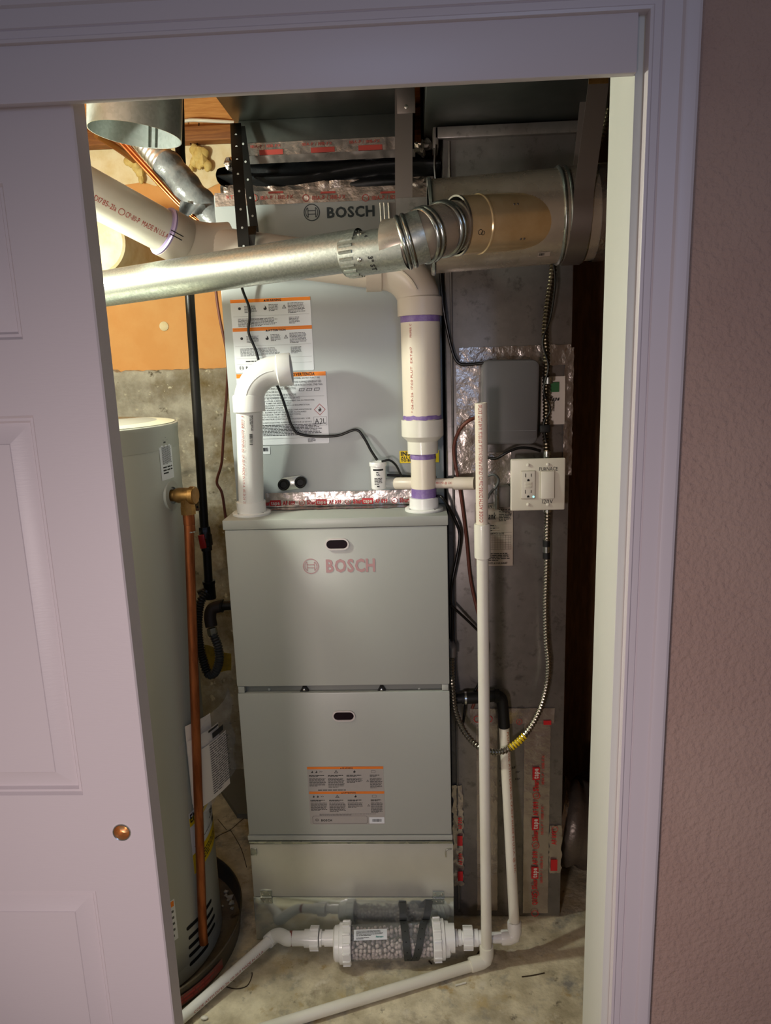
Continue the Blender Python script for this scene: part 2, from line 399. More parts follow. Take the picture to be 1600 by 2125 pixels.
# ------------------------------------------------------------------ the setting
def struct(name, mb, m, label=None, parent=None, **k):
    o = obj(name, mb, m, parent, label, **k)
    if parent is None: o['kind'] = 'structure'
    return o
struct('floor', MB().box(-2.4, 2.4, -4.0, 1.3, -.1, 0), CONC, 'stained bare concrete slab floor of the furnace closet')
def wback(a, b):
    x = -1.12 + 2.15 * a
    if b <= .92: z = 1.525 * b / .92; y = .80
    else: z = 1.525; y = .80 + (b - .92) / .08 * .08
    q = noise.noise(Vector((x * 9, z * 9, 1))) * .010 + noise.noise(Vector((x * 31, z * 31, 5))) * .005
    crack = -.012 if abs(z - 1.19 - .02 * noise.noise(Vector((x * 12, 0, 0)))) < .012 else 0
    e = noise.noise(Vector((x * 40, 3, 8))) * .010 if b > .88 else 0
    return (x, y - q - crack * -1, z + e)
wb = struct('wall_back', MB().grid(wback, 150, 110), CONCW, 'rough concrete foundation wall behind the water heater', angle=80)
struct('insulation_board', MB().box(-1.12, 1.09, .846, .90, 1.50, 2.24), ORANGE, 'orange foam board above the concrete', wb)
xs = [-1.12 + .04 * i for i in range(24)]
pl = front(.845)
cz = [2.12 + .05 * noise.noise(Vector((x * 5, 2, 0))) + .03 * noise.noise(Vector((x * 17, 2, 0))) for x in xs]
m = MB()
for i in range(len(xs) - 1):
    m.add([pl.pt(xs[i], cz[i], .003), pl.pt(xs[i + 1], cz[i + 1], .003), pl.pt(xs[i + 1], 2.235, .003), pl.pt(xs[i], 2.235, .003)], [(0, 1, 2, 3)])
struct('sealant_patch', m, CREAM, 'cream sealant smear along the top of the board', wb)
m = MB(); c = P(340, 677, y=.843)
m.lathe(c, (0, -1, 0), [(0, .016), (.002, .013), (.003, 0)], 14); struct('plaster_dot', m, CREAM, None, wb)
m = MB(); c = P(306, 424, y=.841); m.lathe(c, (0, -1, 0), [(0, .014), (.003, .011), (.004, 0)], 14); struct('plaster_dot', m, CREAM, None, wb)
for (px, py, r) in ((268, 320, .016), (275, 332, .018), (283, 345, .016), (290, 358, .013), (293, 372, .010), (263, 334, .010), (404, 312, .016), (412, 322, .020), (420, 332, .018), (430, 344, .013), (403, 336, .013), (397, 350, .009), (424, 318, .014), (412, 342, .012)):
    c = P(px, py, y=.82); m = MB().sphere(c, r, 10, 7, (1, .9, 1.35))
    m.v = [p + (p - c) * .35 * noise.noise(p * 60) for p in m.v]; struct('foam_blob', m, FOAM, None, wb)
struct('sill_plate', MB().box(-1.12, 1.09, .80, .92, 2.236, 2.28), WOODD, 'dark sill plate', wb, bevel=.003)
struct('rim_joist', MB().box(-1.12, 1.09, .86, .90, 2.28, 2.56), WOOD, 'light rim joist', wb)
struct('wall_left', MB().box(-1.18, -1.12, -.64, 1.0, 0, 2.6), CONCW, 'closet side wall behind the water heater')
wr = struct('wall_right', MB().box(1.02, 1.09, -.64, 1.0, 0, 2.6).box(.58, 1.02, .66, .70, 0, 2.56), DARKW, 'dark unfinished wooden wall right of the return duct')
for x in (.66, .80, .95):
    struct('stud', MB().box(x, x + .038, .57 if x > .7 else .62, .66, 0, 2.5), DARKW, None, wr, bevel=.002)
ce = struct('ceiling', MB().box(-1.2, 1.09, -.64, 1.0, 2.56, 2.6), WOOD, 'wooden subfloor above the closet')
for x in (-1.02, -.62, -.21, .20, .61):
    struct('joist', MB().box(x, x + .038, -.64, .86, 2.32, 2.56), WOOD, None, ce, bevel=.002)

YF = -.735            # front face of the sliding door
def door():
    m = MB(); x0, x1, z0, z1 = -1.010, -.200, .012, 1.862
    cols = ((-.916, -.655), (-.555, -.294)); rows = ((.235, .767), (.926, 1.470), (1.565, 1.748))
    pc_ = P(253, 1727, y=YF); hs_ = .016; px0, px1, pz0, pz1 = pc_.x - hs_, pc_.x + hs_, pc_.z - hs_, pc_.z + hs_
    xc = sorted([x0, x1, px0, px1] + [v for c in cols for v in c]); zc = sorted([z0, z1, pz0, pz1] + [v for r in rows for v in r])
    for i in range(len(xc) - 1):
        for j in range(len(zc) - 1):
            if (xc[i], xc[i + 1]) in cols and (zc[j], zc[j + 1]) in rows:
                a0, a1, b0, b1 = xc[i], xc[i + 1], zc[j], zc[j + 1]; vs = []
                prof = [(0, 0), (.0035, .0045), (.007, .0045), (.010, .009), (.0135, .009), (.036, .0015), (.037, .0005)]
                for q, d in prof: vs += [(a0 + q, YF + d, b0 + q), (a1 - q, YF + d, b0 + q), (a1 - q, YF + d, b1 - q), (a0 + q, YF + d, b1 - q)]
                fs = [(r * 4 + k, r * 4 + (k + 1) % 4, r * 4 + 4 + (k + 1) % 4, r * 4 + 4 + k) for r in range(len(prof) - 1) for k in range(4)]
                n = (len(prof) - 1) * 4; fs.append((n, n + 1, n + 2, n + 3)); m.add(vs, fs)
            elif xc[i] == px0 and zc[j] == pz0:        # bored hole for the finger pull
                N = 32; sq = []; ci = []
                for k in range(N):
                    an = 2 * math.pi * k / N; a, b = math.cos(an), math.sin(an); q = hs_ / max(abs(a), abs(b))
                    sq.append((pc_.x + a * q, YF, pc_.z + b * q)); ci.append((pc_.x + a * .0124, YF, pc_.z + b * .0124))
                m.add(sq + ci, [(k, (k + 1) % N, N + (k + 1) % N, N + k) for k in range(N)])
            else:
                m.add([(xc[i], YF, zc[j]), (xc[i + 1], YF, zc[j]), (xc[i + 1], YF, zc[j + 1]), (xc[i], YF, zc[j + 1])], [(0, 1, 2, 3)])
    yb = YF + .035; e = .002
    m.add([(x0, YF, z0), (x1, YF, z0), (x1 + e, YF + e, z0), (x1 + e, yb, z0), (x0, yb, z0),
           (x0, YF, z1), (x1, YF, z1), (x1 + e, YF + e, z1), (x1 + e, yb, z1), (x0, yb, z1)],
          [(1, 2, 7, 6), (2, 3, 8, 7), (3, 4, 9, 8), (4, 0, 5, 9), (0, 4, 3, 2, 1), (5, 6, 7, 8, 9)])
    return m
d1 = struct('door_1', door(), PAINT, 'white sliding closet door with moulded raised panels', angle=20)
c = P(253, 1727, y=YF)
m = MB().lathe(c, (0, -1, 0), [(.0, .0132), (.0012, .0130), (.0016, .0122), (.0006, .0112), (-.006, .0100), (-.0095, .0075), (-.0105, .004), (-.0106, 0)], 32)
fp_ = struct('finger_pull', m, BRASSP, 'round brass finger pull', d1)
struct('rim', MB().lathe(c, (0, -1, 0), [(.0, .0136), (.0014, .0134), (.0022, .0126), (.0014, .0116)], 32), SCREW, 'bright rim', fp_)

XJ = .452
struct('trim_1', MB().box(XJ, XJ + .02, -.742, -.635, 0, 1.93), JAMBP, 'white door jamb facing the closet, lit from inside', bevel=.0015)
prof = [(0, 0), (0, .0095), (.0012, .0125), (.0045, .0130), (.0065, .0105), (.014, .0105), (.0155, .0085), (.017, .0105), (.036, .0115),
        (.0385, .0145), (.043, .0158), (.053, .0158), (.0565, .0140), (.0575, .011), (.0575, 0)]
XC, ZC, YW = .462, 1.889, -.742
n = len(prof)
m = MB().add([(XC + a, YW - b, 0) for a, b in prof] + [(XC + a, YW - b, ZC + a) for a, b in prof], [(i, i + 1, n + i + 1, n + i) for i in range(n - 1)])
struct('trim_2', m, TRIMP, 'white moulded side casing of the closet door', angle=25)
m = MB().add([(-1.40, YW - b, ZC + a) for a, b in prof] + [(XC + a, YW - b, ZC + a) for a, b in prof], [(i, n + i, n + i + 1, i + 1) for i in range(n - 1)])
struct('trim_3', m, TRIMP, 'white head casing over the closet door', angle=25)
struct('trim_4', MB().box(-1.30, XJ, -.750, -.738, 1.829, 1.93), TRIMP, 'white header board hiding the sliding door track', bevel=.0015)
m = MB().box(XJ + .02, 2.2, YW, -.64, 0, 2.6).box(-2.2, XJ + .02, YW, -.64, 1.93, 2.6).box(-2.2, -1.30, YW, -.64, 0, 1.93)
struct('wall_front', m, WALLP, 'taupe textured drywall around the closet opening')

# ------------------------------------------------------------------ furnace
FT = 1.168
fu = thing('furnace', 'grey gas furnace cabinet with two plain front panels on the galvanized plinth', 'furnace', (0, .37, .31))
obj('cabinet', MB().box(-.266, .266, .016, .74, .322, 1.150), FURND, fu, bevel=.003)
obj('top_lid', MB().box(-.268, .268, -.003, .745, 1.1445, FT), FURN, fu, bevel=.002)
ud = obj('upper_panel', MB().box(-.265, .266, 0, .0155, .741, 1.1435), FURN, fu, bevel=.003)
ld = obj('lower_panel', MB().box(-.265, .266, 0, .0155, .3225, .7225), FURN, fu, bevel=.003)
obj('bottom_rail', MB().box(-.268, .268, -.002, .02, .307, .3205), FURN, fu, bevel=.002)
pf = front(0.0)
for par, px, py, w_, h in ((ud, 699.5, 1129, .0575, .0285), (ld, 713.5, 1485, .0575, .0285)):
    c = P(px, py, y=0)
    m = MB(); o = shift(stadium(w_, h), c.x, c.z); i = shift(stadium(w_ - .007, h - .007), c.x, c.z); k = len(o)
    m.add([pf.pt(u, v, 0) for u, v in o] + [pf.pt(u, v, .004) for u, v in o] + [pf.pt(u, v, .004) for u, v in i] + [pf.pt(u, v, .001) for u, v in i],
          [(q * k + j, q * k + (j + 1) % k, q * k + k + (j + 1) % k, q * k + k + j) for q in range(3) for j in range(k)])
    sw = obj('sight_port', m, RING, par, 'pale oval ring')
    obj('sight_glass', MB().prism(i, pf, .0006, .0014), EYE, par, 'dark oval sight glass')
    m = MB(); text(m, pf, 'xxxxxxx', c.x + .002, c.z - .0095, .0014, .026, align='c', eps=.0016)
# name in raised pink film letters on the upper panel
def wordmark(mb, s, A, B, y, em, r, bold=1, e=.0008):
    a = P(*A, y=y); b = P(*B, y=y); c = P(*em, y=y)
    text(mb, s, 'BOSCH', a.x, a.z, b.z - a.z, b.x - a.x, bold=1, eps=e, sp=.07); emblem(mb, s, c.x, c.z, r, e); return mb
m = wordmark(MB(), pf, (677, 1187), (778, 1160), 0, (645, 1175), .0192)
obj('lettering', m, PINKTAPE, ud, 'pink film lettering and round emblem')
# strip between the panels
for x in (-.263, .247):
    obj('end_clip', MB().box(x, x + .016, .002, .020, .7235, .740), FURN, fu, bevel=.001)
for px in (632, 792):
    c = P(px, 1429, y=.012); obj('door_clip', MB().prism([(c.x - .011, c.z - .005), (c.x + .011, c.z - .005), (c.x + .006, c.z + .003), (c.x + .0035, c.z + .008), (c.x - .0035, c.z + .008), (c.x - .006, c.z + .003)], front(.016), 0, .010), BLACKP, fu, 'black clip')
    obj('clip_screw', screwhead(MB(), (c.x, .006, c.z), (0, -1, 0), .0035), SCREW, fu)
for px in (559, 870):
    c = P(px, 1430, y=.016); obj('clip_screw', screwhead(MB(), (c.x, .016, c.z), (0, -1, 0), .004), FURN, fu)
# caution sheet on the lower panel
a = P(637, 1591, y=0); b = P(799.5, 1710, y=0); u0, u1, v1, v0 = a.x, b.x, a.z, b.z; W_ = u1 - u0; H_ = v1 - v0
wl = obj('caution_sheet', MB().prism(shift(rrect(W_, H_, .004), (u0 + u1) / 2, (v0 + v1) / 2), pf, .0002, .0007), LABELG, ld, 'grey caution sheet with orange bands')
U = lambda f: u0 + W_ * f
V = lambda f: v1 - H_ * f
m = MB(); rect(m, pf, u0, u1, V(.043), V(0.0), .001); rect(m, pf, u0 + .002, u1 + .0005, V(.468), V(.425), .001); obj('orange_band', m, ORNGD, ld)
m = MB()
for k in (0, 1):
    q = .425 * k; v = V(.036 + q); text(m, pf, 'WARNING' if not k else 'ATTENTION', U(.46), v, .0035, align='l', eps=.0012, bold=1); tri(m, pf, U(.445), v, .0036, .0012, False)
    for f in (.065, .12, .18): 
        if f == .18: text(m, pf, '>>', U(f - .02), V(.10 + q), .005, eps=.001)
        else: flame(m, pf, U(f), V(.105 + q), .007, .001)
    tri(m, pf, U(.38), V(.11 + q), .009, .001); flame(m, pf, U(.62), V(.105 + q), .008, .001)
    o = shift(rrect(.011, .007, .0015), U(.868), V(.085 + q)); i = shift(rrect(.0098, .0058, .001), U(.868), V(.085 + q)); n = len(o)
    m.add([pf.pt(x, z, .001) for x, z in o + i], [(j, (j + 1) % n, n + (j + 1) % n, n + j) for j in range(n)])
    tri(m, pf, U(.79), V(.26 + q), .006, .001)
    for (f0, f1, g, rows) in ((.02, .24, .19, 8), (.27, .49, .19, 9), (.515, .73, .19, 5), (.82, .98, .19, 10)):
        fineprint(m, pf, U(f0), U(f1), V(g + rows * .0185 + q), V(g + q), rows, .42, .001)
        fineprint(m, pf, U(f0), U(f1 - .02), V(.175 + q), V(.142 + q), 2, .6, .001, .7)
    fineprint(m, pf, U(.13), U(.88), V(.415 + q), V(.385 + q), 1 + k, .4, .001)
text(m, pf, 'BOSCH', U(.15), V(.945), .0058, .0275, bold=1, eps=.001); emblem(m, pf, U(.093), V(.92), .0042, .001)
o = shift(rrect(W_ * .73, H_ * .135, .004), U(.40), V(.918)); i = shift(rrect(W_ * .73 - .0012, H_ * .135 - .0012, .0035), U(.40), V(.918)); n = len(o)
m.add([pf.pt(x, z, .001) for x, z in o + i], [(j, (j + 1) % n, n + (j + 1) % n, n + j) for j in range(n)])
obj('small_print', m, INK, ld, kind='stuff')
m = MB(); rect(m, pf, U(.79), U(.99), V(.985), V(.875), .001); obj('barcode_sticker', m, LABEL, ld, 'small white barcode sticker')
m = MB(); barcode(m, pf, U(.83), U(.96), V(.955), V(.905), .0014, 26); obj('barcode', m, GREYINK, ld)

# ------------------------------------------------------------------ plinth under the furnace
pb = thing('furnace_plinth', 'shiny galvanized plinth box with a hinged flap under the furnace', 'plinth', (0, .37, 0))
obj('box', MB().box(-.266, .268, .004, .74, 0, .306), PLEN, pb, bevel=.002)
zs = P(700, 1861, y=0).z
obj('upper_plate', MB().box(-.262, .269, -.001, .004, zs + .001, .296), PLEN, pb, bevel=.001)
fl = obj('flap', MB().box(-.266, .2685, -.0015, .004, .004, zs - .0005), FLAP, pb, 'mirror-like lower flap', bevel=.001)
obj('top_flange', MB().box(-.266, .268, -.003, .006, .297, .3055), GALV, pb, bevel=.001)
for px, py in ((553, 1860), (910, 1861)):
    c = P(px, py, y=0); pfl = front(-.0016)
    h = obj('hinge', MB().box(c.x - .0155, c.x + .0155, -.0035, -.0012, c.z - .020, c.z - .002).box(c.x - .015, c.x + .015, -.0035, -.0012, c.z + .002, c.z + .018).tube([(c.x - .0155, -.004, c.z), (c.x + .0155, -.004, c.z)], .0028, 10), GALV, pb)
    for du, dv in ((-.009, .010), (.009, .010), (-.006, -.011), (.008, -.011)):
        obj('hinge_screw', screwhead(MB(), (c.x + du, -.0033, c.z + dv), (0, -1, 0), .0027), SCREW, h)
c = P(929, 1768, y=0)
obj('latch_hook', MB().tube(spline([(c.x + .01, -.006, c.z + .013), (c.x - .002, -.008, c.z + .012), (c.x - .006, -.009, c.z + .004), (c.x - .005, -.009, c.z - .008)], 5), .0016, 8), SCREW, pb)
c = P(524, 1766, y=0)
obj('latch_tab', MB().box(c.x - .004, c.x + .012, -.006, 0, c.z - .009, c.z + .009), GALV, pb, bevel=.001)

# ------------------------------------------------------------------ coil cabinet
YC = .135
cc = thing('coil_cabinet', 'tall light grey coil cabinet with warning sheets on top of the furnace', 'coil cabinet', (0, .4, FT))
ZT = 1.925
obj('body', MB().box(-.266, .266, YC + .012, .66, FT, ZT), COIL, cc, bevel=.003)
fp = obj('front_panel', MB().box(-.2655, .2655, YC, YC + .012, FT + .002, ZT - .003), COIL, cc, bevel=.003)
pc = front(YC)
m = wordmark(MB(), pc, (679, 452), (777, 427), YC, (647, 441), .0192)
obj('lettering', m, mat('dark logo ink', '#2c373c', .5), fp, 'dark name lettering and round emblem')
# upper sheet (two halves with orange bands)
def labpl(A, B, C):      # tilted label: A top left, B top right, C bottom left (pixels on the cabinet face)
    a, b, c = (P(*q, y=YC) for q in (A, B, C)); U_ = (b - a); V_ = (a - c)
    return Pl(a, U_, U_.cross(V_).cross(U_)), U_.length, V_.length
L1, w1, h1 = labpl((477.5, 622), (643.5, 615), (490, 774))
m = MB().prism(shift(rrect(w1, h1, .004), w1 / 2, -h1 / 2), L1, .0002, .0007)
obj('warning_sheet', m, LABEL, fp, 'white warning sheet with two orange bands')
m = MB(); rect(m, L1, 0, w1, -.0085, -.0005, .001); rect(m, L1, .0006, w1 + .0003, -h1 * .412 - .004, -h1 * .412 + .0045, .001); obj('orange_band', m, ORNG, fp)
m = MB()
for k in (0, 1):
    q = -h1 * .405 * k
    text(m, L1, 'WARNING' if not k else 'ATTENTION', w1 * .45, q - .0072, .0046, eps=.0013, bold=1); tri(m, L1, w1 * .432, q - .0072, .005, .0013, False)
    m.lathe(L1.pt(w1 * .11, q - .022, .001), L1.N, [(0, .0035), (.0002, .0035), (.0002, 0)], 12); flame(m, L1, w1 * .43, q - .0275, .011, .001); tri(m, L1, w1 * .67, q - .0255, .009, .001)
    for f0, f1, g, rows in ((.17, .33, .016, 6), (.475, .60, .014, 6), (.715, .93, .012, 9), (.08, .58, .045, 7), (.72, .86, .045, 6)):
        fineprint(m, L1, w1 * f0, w1 * f1, q - g - rows * .0028, q - g, rows, .42, .001)
    rect(m, L1, .004, w1 - .004, q - .0405, q - .0402, .001); rect(m, L1, .004, w1 - .004, q - .070, q - .0697, .001)
fineprint(m, L1, w1 * .14, w1 * .85, -h1 * .86, -h1 * .835, 1, .5, .001); rect(m, L1, .004, w1 - .004, -h1 * .885, -h1 * .8835, .001)
emblem(m, L1, .0155, -h1 * .935, .0052, .001); text(m, L1, 'BOSCH', .0265, -h1 * .955, .0064, bold=1, eps=.001)
obj('small_print', m, INK, fp, kind='stuff')
# refrigerant sheet
L2, w2, h2 = labpl((490, 776.5), (676, 770), (497, 925))
m = MB().prism(shift(rrect(w2, h2, .004), w2 / 2, -h2 / 2), L2, .0009, .0014)
obj('refrigerant_sheet', m, LABEL, fp, 'white refrigerant sheet with an orange top band')
m = MB(); rect(m, L2, .0005, w2 - .0005, -.0105, -.0004, .0017); obj('orange_band', m, ORNG, fp)
m = MB(); E2 = .0019
text(m, L2, 'WARNING/AVERTISSEMENT/ADVERTENCIA', w2 * .875, -.0088, .0068, w2 * .80, bold=1, align='r', eps=E2)
lines = [('RISK OF FIRE. TO BE REPAIRED ONLY BY TRAINED SERVICE PERSONNEL. DO NOT PUNCTURE', .93, .0052), ('', 0, 0),
         ('DISPOSE OF PROPERLY IN ACCORDANCE WITH FEDERAL OR LOCAL REGULATIONS. FLAMMABLE REFRIGERANT USED', .945, .0062),
         ('AUXILIARY DEVICES WHICH MAY BE IGNITION SOURCES SHALL NOT BE INSTALLED IN THE DUCTWORK, OTHER THAN', .955, .0062),
         ('AUXILIARY DEVICES LISTED FOR USE WITH THE SPECIFIC APPLIANCE. SEE INSTRUCTIONS.', .66, .0062),
         ('MINIMUM ROOM AREA OPERATION OR STORAGE, 24 m2 AND 258 ft2', .46, .0062),
         ('MINIMUM ROOM AREAS AT HIGHER INSTALLATION HEIGHTS. SEE INSTRUCTIONS.', .66, .0062),
         ('THE INSTALLED UNIT MUST BE POWERED EXCEPT FOR SERVICE.', .70, .0048),
         ('REFRIGERANT INFLAMMABLE UTILISE, A REPARER UNIQUEMENT PAR DU PERSONNEL', .86, .0042),
         ('NE PAS PERFORER LES TUBES DE REFRIGERANT', .60, .0042),
         ('ELIMINER OU ARRANGER ADEQUATEMENT CONFORMEMENT A LA REGLEMENTATION', .80, .0042), ('REFRIGERANT INFLAMMABLE UTILISE', .50, .0042),
         ('LES DISPOSITIFS AUXILIAIRES POUVANT ETRE DES SOURCES D\'INFLAMMATION NE', .82, .0042), ('DANS LES CONDUITS, AUTRES QUE LES DISPOSITIFS AUXILIAIRES', .76, .0042),
         ('AVEC L\'APPAREIL SPECIFIQUE. VOIR LES INSTRUCTIONS.', .70, .0042), ('PIECE D\'EXPLOITATION OU STOCKAGE, 24 m2 ET 258 ft2', .60, .0042),
         ('PIECES MINIMALES A DES HAUTEURS D\'INSTALLATION PLUS ELEVEES, VOIR', .80, .0042), ('', 0, 0),
         ('DES FUITES INSTALLE. L\'UNITE DOIT ETRE ALIMENTEE SAUF POUR LE SERVICE.', .82, .0042)]
v = -.0165
for s_, f, h in lines:
    if s_: text(m, L2, s_, w2 * f, v, h * .78, w2 * (f - .04), align='r', eps=E2, bold=0)
    v -= (h + .0014) if h else .003
    if s_.startswith('MINIMUM ROOM AREAS'): rect(m, L2, w2 * .06, w2 * .97, v + .0045, v + .0049, E2)
fineprint(m, L2, w2 * .04, w2 * .96, v - .026, v + .003, 8, .5, E2, .8)
rect(m, L2, .004, w2 - .004, -h2 * .915, -h2 * .913, E2); fineprint(m, L2, w2 * .76, w2 * .85, -h2 * .98, -h2 * .925, 4, .5, E2)
for k in range(3):
    o = [(w2 * (.72 + .085 * k) - .007, -.0465), (w2 * (.72 + .085 * k) + .006, -.0465), (w2 * (.72 + .085 * k) + .008, -.0395), (w2 * (.72 + .085 * k) - .005, -.0395)]
    cx = sum(p[0] for p in o) / 4; cy = sum(p[1] for p in o) / 4; i = [(cx + (a - cx) * .8, cy + (b - cy) * .72) for a, b in o]
    m.add([L2.pt(x, y, E2) for x, y in o + i], [(j, (j + 1) % 4, 4 + (j + 1) % 4, 4 + j) for j in range(4)]); rect(m, L2, cx - .0003, cx + .0003, cy - .003, cy + .003, E2)
cx, cy = w2 * .912, -h2 * .525; flame(m, L2, cx, cy - .004, .0105, E2 + .0006); rect(m, L2, cx - .004, cx + .004, cy - .006, cy - .0054, E2 + .0006)
for k, (a, b) in enumerate(((.0125, .0119),)):
    ax = w2 * .912; ay = -h2 * .685; hw, hh = .0165, .0105
    for (x0, x1, y0, y1) in ((-hw, hw, hh - .0005, hh), (-hw, hw, -hh, -hh + .0005), (-hw, -hw + .0005, -hh, hh), (hw - .0005, hw, -hh, hh)): rect(m, L2, ax + x0, ax + x1, ay + y0, ay + y1, E2)
    text(m, L2, 'A2L', ax, ay - .0065, .013, .028, align='c', eps=E2)
obj('small_print', m, INK, fp, kind='stuff')
m = MB(); r = .0145
m.add([L2.pt(cx + a, cy + b, E2) for q in (r, r * .88) for a, b in ((q, 0), (0, q), (-q, 0), (0, -q))], [(j, (j + 1) % 4, 4 + (j + 1) % 4, 4 + j) for j in range(4)])
obj('hazard_diamond', m, RED, fp, 'red flame hazard diamond')
# barcode sticker and yellow installer sticker
a = P(530, 927, y=YC); b = P(561, 942, y=YC); m = MB(); rect(m, pc, a.x, b.x, b.z, a.z, .001); obj('barcode_sticker', m, LABEL, fp, 'small white barcode sticker')
m = MB(); barcode(m, pc, a.x + .004, b.x - .004, b.z + .007, a.z - .003, .0014, 18); obj('barcode', m, INK, fp)
a = P(829, 936, y=YC); b = P(911, 959, y=YC); m = MB(); rect(m, pc, a.x, b.x, b.z, a.z, .001); obj('installer_sticker', m, YELLOW, fp, 'yellow installer sticker with black capitals')
m = MB(); text(m, pc, 'INSTALLER', a.x + .003, a.z - .0115, .0095, .085, bold=1, eps=.0015)
text(m, pc, 'ALL DRAIN PORTS', a.x + .003, a.z - .0195, .0055, .088, eps=.0015, bold=1); text(m, pc, 'TO BE HAND TIGHT', a.x + .003, a.z - .0265, .0055, .088, eps=.0015, bold=1)
obj('small_print', m, INK, fp)
# oval port plate with two black caps
c = P(607.5, 1002, y=YC); ang = math.atan2(P(630, 999, y=YC).z - P(587, 1005, y=YC).z, P(630, 999, y=YC).x - P(587, 1005, y=YC).x)
po = Pl(c, (math.cos(ang), 0, math.sin(ang)), (-math.sin(ang), 0, math.cos(ang)))
pp = obj('port_plate', MB().prism(stadium(.072, .034), po, 0, .004), GALV, fp, 'bright oval port plate', bevel=.001)
for s_ in (-1, 1):
    obj('port_cap', MB().lathe(po.pt(s_ * .0215, 0, .003), po.N, [(0, .0145), (.012, .0145), (.0145, .012), (.0135, .0095), (.010, .008), (.010, 0)], 24), BLACKR, pp, 'black rubber cap')
for px, py in ((481, 1066), ): pass
# seam tapes that belong to the cabinet
tp = obj('foil_tape', tape(pc, -.19, .19, FT + .003, FT + .040, .001, .0022, 60, 8), FOILS, cc, 'printed foil tape along the bottom seam', angle=25)
m = MB()
tpl = Pl((0, YC - .0045, 0), (1, 0, 0), (0, 0, 1)); red = MB(); wht = MB()
x = -.215
z_ = FT + .0085
while x < .16:
    ringflat(m, tpl, x, z_ + .005, .0065, .0075); text(m, tpl, 'UL', x, z_ + .0025, .005, .006, align='c', eps=.0008)
    text(m, tpl, 'Shur', x + .013, z_, .0105, .023, bold=1, eps=.0008); rect(red, tpl, x + .036, x + .064, z_ - .002, z_ + .0125, .0006); text(wht, tpl, 'tape', x + .039, z_ + .001, .0095, .022, bold=1, eps=.0011)
    text(m, tpl, 'AF 099', x + .069, z_, .0095, .031, bold=1, eps=.0008); x += .118
obj('tape_print', m, REDTAPE, tp, kind='stuff'); obj('tape_print', red, REDTAPE, tp, kind='stuff'); obj('tape_print', wht, PAPER, tp, kind='stuff')
tlay = Pl((0, 0, FT), (1, 0, 0), (0, 1, 0))
obj('foil_tape', tape(tlay, -.17, .17, .100, YC, .001, .0012, 40, 4, .004), FOILP, cc, 'tape flap lying on the furnace lid', angle=25)
tp = obj('foil_tape', tape(pc, -.262, .262, 1.895, ZT, .001, .0016, 60, 5), FOILP, cc, 'printed foil tape along the top seam', angle=25)
m = MB(); tpl = front(YC - .004)
for px, s_ in ((453, 'RTZ-'), (540, '181A-P / 181B-FX'), (648, '181A-P / 181B-FX'), (772, '181A-P / 181B-FX')):
    a = P(px, 413, y=YC - .004)
    if px > 460: text(m, tpl, s_, a.x, a.z - .002, .0085, .078, eps=.001)
    else: text(m, tpl, s_, a.x + .02, a.z - .002, .0085, .03, eps=.001)
    if px > 460: ringflat(m, tpl, a.x - .015, a.z + .003, .0065, .008); rect(m, tpl, a.x + .02, a.x + .055, a.z + .011, a.z + .015)
obj('tape_print', m, REDINK, tp, kind='stuff')

# ------------------------------------------------------------------ flexible canvas connector and the supply duct above
fc = thing('duct_connector', 'black canvas sleeve joining the coil cabinet to the supply duct', 'duct connector', (0, .4, 1.93))
def canv(a, b):
    s_ = a * 4; zz = 1.925 + .068 * b; bul = -.018 * math.sin(b * math.pi) + .012 * math.sin(b * 9 + 4 * noise.noise(Vector((a * 7, b * 2, 0)))) 
    x0, x1, y0, y1 = -.222, .240, YC + .012, .64
    k = int(min(s_, 3.999)); f = s_ - k
    cs = [(x0, y0), (x1, y0), (x1, y1), (x0, y1), (x0, y0)]; x = cs[k][0] + (cs[k + 1][0] - cs[k][0]) * f; y = cs[k][1] + (cs[k + 1][1] - cs[k][1]) * f
    cx, cy = (x0 + x1) / 2, (y0 + y1) / 2
    return (x + bul * (x - cx) / abs(x1 - cx) * -1, y + bul * (y - cy) / abs(y1 - cy) * -1, zz)
obj('sleeve', MB().grid(canv, 160, 18), CANVAS, fc, angle=60)
m = tape(front(YC + .014), -.249, .252, 1.925, 1.943, .006, .004, 70, 4); obj('foil_tape', m, FOIL, fc, angle=25)
m = tape(front(YC + .004), -.205, .21, 1.984, 2.001, .006, .003, 60, 4); obj('foil_tape', m, GALVD, fc, angle=25)
for px, py in ((478, 340), (872, 310), (880, 303), (868, 378)):
    c = P(px, py, y=YC)
    m = MB().sphere(c, .014, 12, 8, (1.2, .7, 1.0) if px != 868 else (1.8, .8, .7)); m.v = [p + (p - c) * .9 * noise.noise(p * 110) for p in m.v]; obj('foil_scrap', m, FOIL, fc, angle=25)

sd = thing('supply_duct', 'dark sheet metal supply duct overhead above the coil cabinet', 'duct', (0, .2, 2.08))
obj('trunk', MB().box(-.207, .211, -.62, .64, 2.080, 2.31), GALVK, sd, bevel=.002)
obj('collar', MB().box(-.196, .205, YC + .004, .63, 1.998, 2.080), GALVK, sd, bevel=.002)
tp = obj('foil_tape', tape(front(YC + .003), -.180, .200, 2.000, 2.030, .001, .002, 60, 5), FOILP, sd, 'reddish printed foil tape at the duct collar', angle=25)
m = MB(); tpl = front(YC - .002)
for x in (-.15, -.03, .08): rect(m, tpl, x, x + .055, 2.003, 2.014, .0); text(m, tpl, '181A-P / 181B-FX', x - .02, 2.019, .006, .07, eps=.0)
obj('tape_print', m, REDINK, tp, kind='stuff')
obj('drive_cleat', MB().box(-.209, .213, -.05, -.035, 2.0785, 2.082), GALVK, sd, bevel=.0008)
